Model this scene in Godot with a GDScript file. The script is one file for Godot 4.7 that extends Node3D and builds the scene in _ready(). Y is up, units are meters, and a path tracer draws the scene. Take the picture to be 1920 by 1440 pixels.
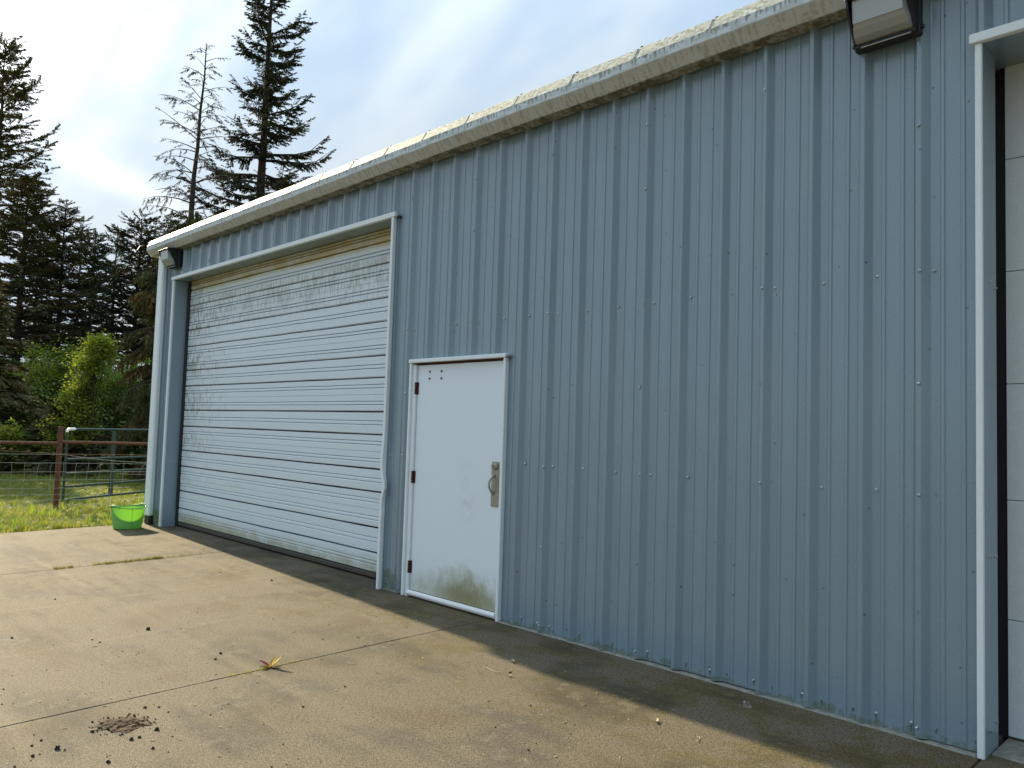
extends Node3D

const RIB := 0.3048
const WALL_L := -10.83
const EAVE := 4.06
const SLOPE := -0.016
var rng := RandomNumberGenerator.new()
var M := {}
var used := {}
var screw_mesh: ArrayMesh

# ---------------------------------------------------------------- naming and nodes
func numbered(par: Node, called: String) -> String:
	var key := str(par.get_instance_id()) + called
	var n: int = used.get(key, 0)
	used[key] = n + 1
	return called if n == 0 else "%s_%03d" % [called, n]

func put(par: Node, node: Node3D, called: String) -> Node3D:
	node.name = numbered(par, called)
	par.add_child(node, true)
	return node

func tag(o: Node, label: String, category: String, group := "", kind := "") -> void:
	o.set_meta("label", label)
	if category != "": o.set_meta("category", category)
	if group != "": o.set_meta("group", group)
	if kind != "": o.set_meta("kind", kind)

func thing(called: String, label: String, category: String, at := Vector3.ZERO, group := "") -> Node3D:
	var o := Node3D.new()
	put(self, o, called)
	o.position = at
	tag(o, label, category, group)
	return o

func part(par: Node, called: String, mesh: Mesh, mat: Material, at := Vector3.ZERO) -> MeshInstance3D:
	var o := MeshInstance3D.new()
	o.mesh = mesh
	o.material_override = mat
	o.position = at
	put(par, o, called)
	return o

# ---------------------------------------------------------------- mesh builder
class MB:
	var v := PackedVector3Array()
	var n := PackedVector3Array()
	var c := PackedColorArray()
	var u := PackedVector2Array()
	var w := PackedVector2Array()
	var ix := PackedInt32Array()
	var col := Color(1, 1, 1)
	func vert(p: Vector3, nn: Vector3, t: Vector2) -> void:
		v.append(p); n.append(nn); c.append(col); u.append(t); w.append(Vector2(p.x, p.z))
	func quad(a: Vector3, b: Vector3, d: Vector3, e: Vector3, ta := Vector2.ZERO, tb := Vector2(1, 0), td := Vector2(1, 1), te := Vector2(0, 1)) -> void:
		# corners anticlockwise seen from outside
		var nn := (d - a).cross(e - b).normalized()
		var i := v.size()
		vert(a, nn, ta); vert(b, nn, tb); vert(d, nn, td); vert(e, nn, te)
		ix.append_array(PackedInt32Array([i, i + 2, i + 1, i, i + 3, i + 2]))
	func tri(a: Vector3, b: Vector3, d: Vector3) -> void:
		var nn := (b - a).cross(d - a).normalized()
		var i := v.size()
		vert(a, nn, Vector2.ZERO); vert(b, nn, Vector2(1, 0)); vert(d, nn, Vector2(0, 1))
		ix.append_array(PackedInt32Array([i, i + 2, i + 1]))
	func box(lo: Vector3, hi: Vector3, bev := 0.0, xf := Transform3D.IDENTITY) -> void:
		var ce := (lo + hi) * 0.5
		var h := (hi - lo) * 0.5
		var b: float = min(bev, min(h.x, min(h.y, h.z)) * 0.9)
		var ax := [Vector3.RIGHT, Vector3.UP, Vector3.BACK]
		var g := func(sx: float, sy: float, sz: float, k: int) -> Vector3:
			var q := Vector3(sx * h.x, sy * h.y, sz * h.z)
			if b > 0.0:
				for j in 3:
					if j != k: q[j] -= b * signf(q[j])
			return xf * (ce + q)
		for k in 3:
			var p := (k + 1) % 3
			var q := (k + 2) % 3
			for s in [-1.0, 1.0]:
				var cs := []
				for t in [[-1.0, -1.0], [1.0, -1.0], [1.0, 1.0], [-1.0, 1.0]]:
					var sg := Vector3.ZERO
					sg[k] = s; sg[p] = t[0]; sg[q] = t[1]
					cs.append(g.call(sg.x, sg.y, sg.z, k))
				if s > 0: quad(cs[0], cs[1], cs[2], cs[3])
				else: quad(cs[0], cs[3], cs[2], cs[1])
		if b <= 0.0: return
		for k in 3:   # the twelve edges, along axis k
			var p := (k + 1) % 3
			var q := (k + 2) % 3
			for sp in [-1.0, 1.0]:
				for sq in [-1.0, 1.0]:
					var s0 := Vector3.ZERO
					s0[p] = sp; s0[q] = sq; s0[k] = -1.0
					var s1 := s0
					s1[k] = 1.0
					var a0: Vector3 = g.call(s0.x, s0.y, s0.z, p)
					var a1: Vector3 = g.call(s1.x, s1.y, s1.z, p)
					var b0: Vector3 = g.call(s0.x, s0.y, s0.z, q)
					var b1: Vector3 = g.call(s1.x, s1.y, s1.z, q)
					if sp * sq > 0: quad(a0, b0, b1, a1)
					else: quad(a0, a1, b1, b0)
		for sx in [-1.0, 1.0]:
			for sy in [-1.0, 1.0]:
				for sz in [-1.0, 1.0]:
					var a: Vector3 = g.call(sx, sy, sz, 0)
					var d: Vector3 = g.call(sx, sy, sz, 1)
					var e: Vector3 = g.call(sx, sy, sz, 2)
					if sx * sy * sz > 0: tri(a, d, e)
					else: tri(a, e, d)
	func tube(pts: PackedVector3Array, rad: PackedFloat32Array, sides: int, cap := true) -> void:
		var m := pts.size()
		var base := v.size()
		var side := Vector3.ZERO
		for i in m:
			var t: Vector3 = (pts[min(i + 1, m - 1)] - pts[max(i - 1, 0)]).normalized()
			if side == Vector3.ZERO:
				side = t.cross(Vector3.UP if absf(t.y) < 0.9 else Vector3.RIGHT).normalized()
			side = (side - t * side.dot(t)).normalized()
			var up := side.cross(t)
			for k in sides + 1:
				var a := TAU * k / sides
				var nn := side * cos(a) + up * sin(a)
				vert(pts[i] + nn * rad[i], nn, Vector2(float(k) / sides, pts[i].y))
		for i in m - 1:
			for k in sides:
				var a := base + i * (sides + 1) + k
				var b := a + sides + 1
				ix.append_array(PackedInt32Array([a, a + 1, b, a + 1, b + 1, b]))
		if cap:
			for e in [0, m - 1]:
				var i0 := v.size()
				var t: Vector3 = (pts[0] - pts[1]).normalized() if e == 0 else (pts[m - 1] - pts[m - 2]).normalized()
				for k in sides: vert(v[base + e * (sides + 1) + k], t, Vector2.ZERO)
				for k in range(1, sides - 1):
					ix.append_array(PackedInt32Array([i0, i0 + k + 1, i0 + k] if e == 0 else [i0, i0 + k, i0 + k + 1]))
	func lathe(prof: PackedVector2Array, sides: int, ce := Vector3.ZERO, sx := 1.0, sz := 1.0) -> void:
		for i in prof.size() - 1:
			for k in sides:
				var a := TAU * k / sides
				var b := TAU * (k + 1) / sides
				var f := func(p: Vector2, t: float) -> Vector3: return ce + Vector3(cos(t) * p.x * sx, p.y, sin(t) * p.x * sz)
				quad(f.call(prof[i], b), f.call(prof[i], a), f.call(prof[i + 1], a), f.call(prof[i + 1], b))
	func mesh() -> ArrayMesh:
		var a := []
		a.resize(Mesh.ARRAY_MAX)
		a[Mesh.ARRAY_VERTEX] = v
		a[Mesh.ARRAY_NORMAL] = n
		a[Mesh.ARRAY_COLOR] = c
		a[Mesh.ARRAY_TEX_UV] = u
		a[Mesh.ARRAY_TEX_UV2] = w
		a[Mesh.ARRAY_INDEX] = ix
		var m := ArrayMesh.new()
		m.add_surface_from_arrays(Mesh.PRIMITIVE_TRIANGLES, a)
		return m

func boxm(lo: Vector3, hi: Vector3, bev := 0.003) -> ArrayMesh:
	var b := MB.new()
	b.box(lo, hi, bev)
	return b.mesh()

func pipe(pts: Array, r: float, sides := 8) -> ArrayMesh:
	var b := MB.new()
	var ra := PackedFloat32Array()
	for p in pts: ra.append(r)
	b.tube(PackedVector3Array(pts), ra, sides)
	return b.mesh()

# ---------------------------------------------------------------- textures and materials
func noise(sd: int, freq: float, oct := 4, kind := FastNoiseLite.TYPE_SIMPLEX_SMOOTH) -> FastNoiseLite:
	var f := FastNoiseLite.new()
	f.seed = sd; f.frequency = freq; f.noise_type = kind; f.fractal_octaves = oct
	f.fractal_type = FastNoiseLite.FRACTAL_FBM if oct > 1 else FastNoiseLite.FRACTAL_NONE
	return f

func grey(sd: int, w: int, h: int, freq: float, oct := 4, seamless := false) -> PackedByteArray:
	var f := noise(sd, freq, oct)
	var im: Image = f.get_seamless_image(w, h) if seamless else f.get_image(w, h)
	im.convert(Image.FORMAT_L8)
	return im.get_data()

func stretched(sd: int, w: int, h: int, freq: float, kx: int, ky: int, oct := 3) -> PackedByteArray:
	# noise drawn out along x (kx) or y (ky)
	var f := noise(sd, freq, oct)
	var im := f.get_image(maxi(8, w / kx), maxi(8, h / ky))
	im.convert(Image.FORMAT_L8)
	im.resize(w, h, Image.INTERPOLATE_CUBIC)
	return im.get_data()

func texture(w: int, h: int, data: PackedByteArray, mip := true) -> ImageTexture:
	var im := Image.create_from_data(w, h, false, Image.FORMAT_RGB8, data)
	if mip: im.generate_mipmaps()
	return ImageTexture.create_from_image(im)

func srgb(c: Color) -> Color: return c.linear_to_srgb()

func mat(c: Color, rough := 0.6, metal := 0.0) -> StandardMaterial3D:
	var m := StandardMaterial3D.new()     # c is a linear base colour
	m.albedo_color = srgb(c)
	m.roughness = rough
	m.metallic = metal
	m.cull_mode = BaseMaterial3D.CULL_DISABLED
	return m

func vcol(rough := 0.7) -> StandardMaterial3D:
	var m := mat(Color(1, 1, 1), rough)
	m.vertex_color_use_as_albedo = true
	return m

# a faint dirt grain over paint, in world space
func grain_texture(sd: int, low: int, sz := 512, streak := 0) -> ImageTexture:
	var a := grey(sd, sz, sz, 0.02, 5, true)
	var b := grey(sd + 1, sz, sz, 0.22, 2, true)
	var st := stretched(sd + 2, sz, sz, 0.06, 1, maxi(1, streak), 3) if streak > 0 else b
	var d := PackedByteArray()
	d.resize(sz * sz * 3)
	for i in sz * sz:
		var t := clampf((a[i] * 0.35 + b[i] * 0.65) / 255.0, 0, 1)
		var val := int(lerpf(low, 252, smoothstep(0.2, 0.75, t)))
		if streak > 0: val = int(val * (0.955 + 0.045 * smoothstep(0.3, 0.7, st[i] / 255.0)))
		if b[i] < 36: val -= 22
		d[i * 3] = val; d[i * 3 + 1] = val; d[i * 3 + 2] = maxi(0, val - 4)
	return texture(sz, sz, d)

func painted(c: Color, rough: float, low: int, sd: int, scale := 0.7, streak := 0) -> StandardMaterial3D:
	var m := mat(c, rough)
	m.albedo_texture = grain_texture(sd, low, 512, streak)
	m.uv1_triplanar = true
	m.uv1_world_triplanar = true
	m.uv1_scale = Vector3.ONE * scale
	return m

func concrete_tile() -> Array:
	var sz := 1024
	var a := grey(11, sz, sz, 0.16, 2, true)
	var b := grey(12, sz, sz, 0.05, 4, true)
	var e := grey(13, sz, sz, 0.36, 1, true)
	var d := PackedByteArray()
	d.resize(sz * sz * 3)
	var hh := PackedByteArray()
	hh.resize(sz * sz)
	for i in sz * sz:
		var t: float = 0.76 + (a[i] - 128) * 0.0050 + (b[i] - 128) * 0.0016
		var s: int = e[i]
		if s > 178: t += (s - 178) * 0.008
		elif s < 58: t -= (58 - s) * 0.008
		var g := clampf(t, 0.2, 1.0) * 255.0
		d[i * 3] = int(g); d[i * 3 + 1] = int(g * 0.985); d[i * 3 + 2] = int(g * 0.955)
		hh[i] = clampi(int(128 + (a[i] - 128) * 0.6 + (e[i] - 128) * 0.4), 0, 255)
	var him := Image.create_from_data(sz, sz, false, Image.FORMAT_L8, hh)
	him.convert(Image.FORMAT_RGB8)
	him.bump_map_to_normal_map(4.0)
	him.generate_mipmaps()
	return [texture(sz, sz, d), ImageTexture.create_from_image(him)]

func concrete_stains() -> ImageTexture:
	# 13 m square from (-11.5, -1); dark traffic dirt, pale scoured spots and olive algae
	var sz := 1024
	var a := grey(21, sz, sz, 0.006, 5)
	var b := grey(22, sz, sz, 0.018, 5)
	var e := grey(23, sz, sz, 0.09, 3)
	var f := grey(24, sz, sz, 0.011, 4)
	var st := stretched(25, sz, sz, 0.05, 7, 1, 4)
	var d := PackedByteArray()
	d.resize(sz * sz * 3)
	for y in sz:
		var z := y * 13.0 / sz - 1.0
		for x in sz:
			var i := y * sz + x
			var wx := x * 13.0 / sz - 11.5
			var r := 0.80
			var g := 0.748
			var bl := 0.640
			var dark := smoothstep(0.44, 0.68, (a[i] * 0.35 + b[i] * 0.40 + st[i] * 0.25) / 255.0)
			r *= 1.0 - 0.21 * dark; g *= 1.0 - 0.205 * dark; bl *= 1.0 - 0.18 * dark
			var brown := smoothstep(0.5, 0.72, (f[i] * 0.7 + st[i] * 0.3) / 255.0)
			r *= 1.0 - 0.08 * brown; g *= 1.0 - 0.11 * brown; bl *= 1.0 - 0.16 * brown
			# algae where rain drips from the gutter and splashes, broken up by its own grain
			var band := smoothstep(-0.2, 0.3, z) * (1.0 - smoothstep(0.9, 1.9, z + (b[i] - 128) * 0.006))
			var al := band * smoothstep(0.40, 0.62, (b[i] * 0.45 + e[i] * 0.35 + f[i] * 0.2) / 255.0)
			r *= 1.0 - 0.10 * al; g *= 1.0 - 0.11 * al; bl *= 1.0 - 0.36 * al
			var pale := smoothstep(0.62, 0.72, e[i] * 0.5 / 255.0 + b[i] * 0.5 / 255.0)
			r = lerpf(r, 0.93, pale * 0.45); g = lerpf(g, 0.90, pale * 0.45); bl = lerpf(bl, 0.80, pale * 0.45)
			# spalled patches beside the far joint
			if wx < -6.4 and wx > -9.6 and z < 2.6:
				var sp := smoothstep(0.55, 0.68, (e[i] * 0.65 + st[i] * 0.35) / 255.0) * smoothstep(0.47, 0.6, f[i] / 255.0 + 0.08)
				r = lerpf(r, 0.47, sp * 0.6); g = lerpf(g, 0.39, sp * 0.6); bl = lerpf(bl, 0.33, sp * 0.6)
			d[i * 3] = clampi(int(r * 255), 0, 255); d[i * 3 + 1] = clampi(int(g * 255), 0, 255); d[i * 3 + 2] = clampi(int(bl * 255), 0, 255)
	return texture(sz, sz, d)

func wall_marks() -> ImageTexture:
	# marks on the front sheets, 15.6 m by 4.3 m from (-11, 0): splashed algae at the foot, runs below the screws, lichen on rib edges, fly specks
	var w := 2048
	var h := 512
	var a := grey(34, w, h, 0.02, 4)
	var e := grey(35, w, h, 0.23, 2)
	var st := stretched(36, w, h, 0.10, 1, 10, 3)
	var d := PackedByteArray()
	d.resize(w * h * 3)
	var r := RandomNumberGenerator.new()
	r.seed = 36
	for y in h:
		var yy := (1.0 - float(y) / h) * 4.3
		for x in w:
			var i := y * w + x
			var wx := float(x) / w * 15.6 - 11.0
			var c := Vector3(1, 1, 1)
			var reach: float = 0.026 + 0.035 * clampf((st[i] * 0.6 + a[i] * 0.4 - 96) / 90.0, 0.0, 1.0)
			if wx < -4.4: reach *= 4.5
			if yy < reach:
				var k: float = smoothstep(0.30, 0.60, (e[i] * 0.6 + st[i] * 0.4) / 255.0)
				c = c.lerp(Vector3(0.80, 0.77, 0.60), (0.9 if wx < -4.4 else 0.6) * k)
			# lichen on the left edge of the big ribs towards the right end
			var ph := fposmod(wx, RIB)
			if (ph > RIB - 0.022 or ph < 0.004) and wx > -1.4:
				c = c.lerp(Vector3(1.06, 1.0, 0.80), 0.55 * smoothstep(0.47, 0.60, (st[i] * 0.65 + e[i] * 0.35) / 255.0))
			d[i * 3] = clampi(int(c.x * 240), 0, 255); d[i * 3 + 1] = clampi(int(c.y * 240), 0, 255); d[i * 3 + 2] = clampi(int(c.z * 240), 0, 255)
	# dark runs under the base screws and specks anywhere
	for k in range(-36, 2):
		for off in [0.086, 0.27]:
			var px := int((k * RIB + off + 11.0) / 15.6 * w)
			var ln := r.randi_range(2, 7)
			for j in ln:
				var py := int((1.0 - 0.062 / 4.3) * h) + j
				if py >= h: continue
				var i := (py * w + px) * 3
				for q in 3: d[i + q] = int(d[i + q] * (0.62 + 0.05 * j))
	for k in 420:
		var px := r.randi_range(0, w - 1)
		var py := int(pow(r.randf(), 1.4) * (h - 1))
		var i := (py * w + px) * 3
		for q in 3: d[i + q] = int(d[i + q] * r.randf_range(0.35, 0.7))
	return texture(w, h, d)

func gutter_texture() -> ImageTexture:
	var w := 2048
	var h := 128
	var a := grey(31, w, h, 0.03, 4)
	var b := stretched(32, w, h, 0.16, 1, 12, 3)
	var e := grey(33, w, h, 0.12, 3)
	var d := PackedByteArray()
	d.resize(w * h * 3)
	for y in h:
		var v := float(y) / h
		for x in w:
			var i := y * w + x
			var c := Vector3(0.80, 0.83, 0.84)
			if v < 0.30:      # lichen-covered top flange
				var li := smoothstep(0.34, 0.5, (e[i] * 0.5 + a[i] * 0.5) / 255.0)
				c = c.lerp(Vector3(0.54, 0.53, 0.45), 0.35 + 0.45 * li)
				c = c.lerp(Vector3(0.36, 0.35, 0.25), smoothstep(0.55, 0.70, e[i] / 255.0) * 0.5)
				c = c.lerp(Vector3(0.80, 0.79, 0.70), smoothstep(0.6, 0.75, a[i] / 255.0) * 0.5)
			elif v < 0.62:    # drip marks running down from the lip
				var reach: float = 0.30 + 0.30 * clampf((b[i] - 105) / 90.0, 0.0, 1.0)
				var dr: float = (1.0 - smoothstep(reach - 0.13, reach, v)) * smoothstep(0.40, 0.56, (b[i] * 0.6 + e[i] * 0.4) / 255.0)
				c = c.lerp(Vector3(0.36, 0.36, 0.31), dr * 0.6)
				c = c.lerp(Vector3(0.62, 0.63, 0.58), 0.35 * smoothstep(0.45, 0.6, a[i] / 255.0))
			elif v < 0.88:    # soiled underside slope
				c = c.lerp(Vector3(0.78, 0.77, 0.73), 0.4 + 0.3 * smoothstep(0.4, 0.6, a[i] / 255.0))
				c = c.lerp(Vector3(0.55, 0.53, 0.46), 0.38 * smoothstep(0.52, 0.66, (b[i] * 0.7 + e[i] * 0.3) / 255.0))
			else:
				c = c.lerp(Vector3(0.50, 0.47, 0.36), 0.5 + 0.4 * smoothstep(0.4, 0.6, e[i] / 255.0))
				c = c.lerp(Vector3(0.30, 0.28, 0.18), 0.5 * smoothstep(0.5, 0.66, a[i] / 255.0))
			d[i * 3] = int(c.x * 255); d[i * 3 + 1] = int(c.y * 255); d[i * 3 + 2] = int(c.z * 255)
	return texture(w, h, d)

func curtain_texture() -> ImageTexture:
	# soot drips on the steel curtain: u along the door, v downwards from the head
	var w := 1024
	var h := 1024
	var a := grey(41, w, h, 0.012, 4)
	var b := stretched(42, w, h, 0.11, 1, 6, 3)
	var e := grey(43, w, h, 0.2, 2)
	var d := PackedByteArray()
	d.resize(w * h * 3)
	for y in h:
		var v := float(y) / h
		for x in w:
			var i := y * w + x
			var u := float(x) / w
			var c := Vector3(0.88, 0.925, 0.945)
			var n1: float = (b[i] * 0.55 + e[i] * 0.2 + a[i] * 0.25) / 255.0
			var left := 1.0 - smoothstep(0.02, 0.30, u + (a[i] - 128) * 0.0012)
			var rows := 0.45 + 0.55 * smoothstep(0.35, 0.65, 0.5 + 0.5 * sin(v * TAU * 6.2 + 0.8))
			var s := left * rows * smoothstep(0.47, 0.63, n1) * (1.0 - smoothstep(0.45, 0.95, v))
			c = c.lerp(Vector3(0.36, 0.32, 0.23), s * 0.6)
			var top := (1.0 - smoothstep(0.025, 0.05, absf(v - 0.118))) * smoothstep(0.40, 0.58, n1)
			top += 0.7 * (1.0 - smoothstep(0.02, 0.05, absf(v - 0.175))) * smoothstep(0.46, 0.62, n1)
			c = c.lerp(Vector3(0.50, 0.48, 0.42), clampf(top, 0, 1) * 0.34)
			# yellowed paint on the two topmost slats
			var yel := (1.0 - smoothstep(0.045, 0.06, v)) * (0.55 + 0.45 * smoothstep(0.4, 0.6, a[i] / 255.0))
			c = c.lerp(Vector3(0.78, 0.71, 0.48), yel * 0.8)
			# algae on the lowest slat, strongest at its left end
			var low := smoothstep(0.925 + (b[i] - 128) * 0.0001, 0.975, v) * (0.25 + 0.75 * smoothstep(0.34, 0.64, (e[i] * 0.45 + a[i] * 0.35 + b[i] * 0.2) / 255.0 + 0.14 * (1.0 - smoothstep(0.0, 0.6, u))))
			c = c.lerp(Vector3(0.62, 0.60, 0.43), low * 0.7)
			c *= 0.97 + (e[i] - 128) * 0.00035
			d[i * 3] = int(c.x * 255); d[i * 3 + 1] = int(c.y * 255); d[i * 3 + 2] = int(c.z * 255)
	return texture(w, h, d)

func door_texture() -> ImageTexture:
	var w := 512
	var h := 1024
	var a := grey(51, w, h, 0.012, 4)
	var b := stretched(52, w, h, 0.14, 1, 7, 3)
	var e := grey(53, w, h, 0.25, 2)
	var d := PackedByteArray()
	d.resize(w * h * 3)
	for y in h:
		var v := float(y) / h
		for x in w:
			var i := y * w + x
			var u := float(x) / w
			var c := Vector3(0.90, 0.94, 0.965)
			# algae splashed up from the sill, highest right of the middle
			var top := 0.82 + 0.05 * absf(u - 0.62) * 2.0 - 0.010 * (b[i] - 110) / 100.0 - 0.02 * (e[i] - 128) / 128.0 - 0.03 * (a[i] - 128) / 128.0
			var g := smoothstep(0.0, 1.0, clampf((v - top) / 0.16, 0, 1)) * (0.42 + 0.58 * exp(-pow((u - 0.68) / 0.30, 2.0)))
			g *= 0.70 + 0.30 * smoothstep(0.36, 0.60, (b[i] * 0.3 + e[i] * 0.7) / 255.0)
			c = c.lerp(Vector3(0.50, 0.48, 0.30), clampf(g * 1.05, 0, 0.85))
			# hand smudges beside the handle
			var q := exp(-pow((u - 0.66) / 0.10, 2.0) - pow((v - 0.60) / 0.055, 2.0)) + 0.5 * exp(-pow((u - 0.62) / 0.09, 2.0) - pow((v - 0.46) / 0.07, 2.0))
			c = c.lerp(Vector3(0.55, 0.56, 0.53), q * 0.20 * smoothstep(0.46, 0.66, (b[i] * 0.6 + a[i] * 0.4) / 255.0))
			c *= 0.99 + (e[i] - 128) * 0.0001
			d[i * 3] = int(c.x * 255); d[i * 3 + 1] = int(c.y * 255); d[i * 3 + 2] = int(c.z * 255)
	return texture(w, h, d)

func rust_texture(sd: int, c0: Color, c1: Color) -> ImageTexture:
	var sz := 256
	var a := grey(sd, sz, sz, 0.03, 4, true)
	var b := grey(sd + 1, sz, sz, 0.15, 3, true)
	var d := PackedByteArray()
	d.resize(sz * sz * 3)
	for i in sz * sz:
		var c := c0.lerp(c1, smoothstep(0.3, 0.7, (a[i] * 0.6 + b[i] * 0.4) / 255.0))
		d[i * 3] = int(c.r * 255); d[i * 3 + 1] = int(c.g * 255); d[i * 3 + 2] = int(c.b * 255)
	return texture(sz, sz, d)

func tri_tex(t: Texture2D, rough: float, scale: float, metal := 0.0) -> StandardMaterial3D:
	var m := mat(Color(1, 1, 1), rough, metal)
	m.albedo_texture = t
	m.uv1_triplanar = true
	m.uv1_world_triplanar = true
	m.uv1_scale = Vector3.ONE * scale
	return m

func make_materials() -> void:
	M.wall = painted(Color(0.258, 0.356, 0.430), 0.24, 246, 61, 0.45)
	M.wall.metallic_specular = 0.7
	M.trim = painted(Color(0.84, 0.90, 0.94), 0.45, 244, 64, 0.9)
	M.jamb = M.wall.duplicate()
	M.wall.detail_enabled = true
	M.wall.detail_blend_mode = BaseMaterial3D.BLEND_MODE_MUL
	M.wall.detail_albedo = wall_marks()
	M.wall.detail_uv_layer = BaseMaterial3D.DETAIL_UV_2
	M.screw = mat(Color(0.55, 0.58, 0.60), 0.28, 0.85)
	M.dark = mat(Color(0.02, 0.02, 0.022), 0.6)
	M.inside = mat(Color(0.10, 0.10, 0.10), 0.9)
	M.gutter = mat(Color(1, 1, 1), 0.6)
	M.gutter.albedo_texture = gutter_texture()
	M.roof = painted(Color(0.45, 0.46, 0.44), 0.6, 200, 68, 0.8)
	M.curtain = mat(Color(1, 1, 1), 0.42)
	M.curtain.albedo_texture = curtain_texture()
	M.rustgroove = tri_tex(rust_texture(71, Color(0.13, 0.085, 0.07), Color(0.24, 0.17, 0.14)), 0.8, 1.5)
	M.rubber = mat(Color(0.075, 0.062, 0.048), 0.85)
	M.door = mat(Color(1, 1, 1), 0.4)
	M.door.albedo_texture = door_texture()
	M.hinge = tri_tex(rust_texture(73, Color(0.16, 0.07, 0.05), Color(0.36, 0.17, 0.10)), 0.8, 9.0)
	M.steel = painted(Color(0.46, 0.44, 0.39), 0.36, 205, 75, 3.0)
	M.steel.metallic = 0.7
	M.garage = painted(Color(0.80, 0.85, 0.88), 0.45, 240, 77, 0.8)
	M.rust = tri_tex(rust_texture(79, Color(0.27, 0.16, 0.11), Color(0.44, 0.28, 0.20)), 0.85, 3.0)
	M.green = painted(Color(0.022, 0.062, 0.050), 0.4, 190, 81, 2.0)
	M.wire = mat(Color(0.34, 0.33, 0.30), 0.45, 0.5)
	M.rustwire = mat(Color(0.22, 0.13, 0.08), 0.7, 0.2)
	M.white = mat(Color(0.75, 0.76, 0.74), 0.4)
	var ct := concrete_tile()
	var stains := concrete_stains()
	M.concrete = mat(Color(0.378, 0.356, 0.322), 0.85)
	M.concrete.albedo_texture = ct[0]
	M.concrete.normal_enabled = true
	M.concrete.normal_texture = ct[1]
	M.concrete.normal_scale = 1.6
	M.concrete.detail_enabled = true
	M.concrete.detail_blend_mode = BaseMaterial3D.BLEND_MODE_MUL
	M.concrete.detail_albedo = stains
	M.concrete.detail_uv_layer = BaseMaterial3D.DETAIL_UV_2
	M.pale_concrete = painted(Color(0.36, 0.35, 0.31), 0.9, 170, 83, 1.4)
	M.soil = tri_tex(rust_texture(85, Color(0.15, 0.098, 0.05), Color(0.31, 0.225, 0.125)), 0.95, 6.0)
	M.clod = tri_tex(rust_texture(87, Color(0.12, 0.09, 0.07), Color(0.24, 0.18, 0.13)), 0.95, 14.0)
	M.lawn = tri_tex(rust_texture(89, Color(0.24, 0.23, 0.12), Color(0.36, 0.36, 0.18)), 0.95, 0.35)
	M.bark = tri_tex(rust_texture(91, Color(0.16, 0.13, 0.11), Color(0.30, 0.26, 0.23)), 0.95, 1.2)
	M.needle = vcol(0.9)
	M.needle.metallic_specular = 0.2
	M.needle.backlight_enabled = true
	M.needle.backlight = Color(0.45, 0.45, 0.25)
	M.leaf = vcol(0.8)
	M.leaf.metallic_specular = 0.3
	M.leaf.backlight_enabled = true
	M.leaf.backlight = Color(1.0, 1.0, 0.55)
	M.blade = vcol(0.6)
	M.blade.backlight_enabled = true
	M.blade.backlight = Color(1.0, 1.0, 0.6)
	M.tub = mat(Color(0.17, 0.38, 0.13), 0.5)
	M.tub.backlight_enabled = true
	M.tub.backlight = Color(0.38, 0.60, 0.10)
	M.lamp = painted(Color(0.022, 0.022, 0.026), 0.5, 170, 93, 3.0)
	M.glass = mat(Color(0.36, 0.385, 0.37), 0.2)
	M.glass.clearcoat_enabled = true
	M.stone = mat(Color(0.30, 0.27, 0.24), 0.9)
	M.straw = mat(Color(0.55, 0.47, 0.32), 0.8)
	M.dead_leaf = mat(Color(0.42, 0.33, 0.20), 0.8)
	M.red_leaf = vcol(0.85)
	M.red_leaf.backlight_enabled = true
	M.red_leaf.backlight = Color(0.6, 0.4, 0.3)

# ---------------------------------------------------------------- camera, sky and sun
func to_sun() -> Vector3:
	var el := deg_to_rad(26.0)
	var az := deg_to_rad(-86.7)
	return Vector3(sin(az) * cos(el), sin(el), -cos(az) * cos(el))

func sky_dir(az: float, el: float) -> Vector3:
	return Vector3(sin(deg_to_rad(az)) * cos(deg_to_rad(el)), sin(deg_to_rad(el)), -cos(deg_to_rad(az)) * cos(deg_to_rad(el)))

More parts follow.
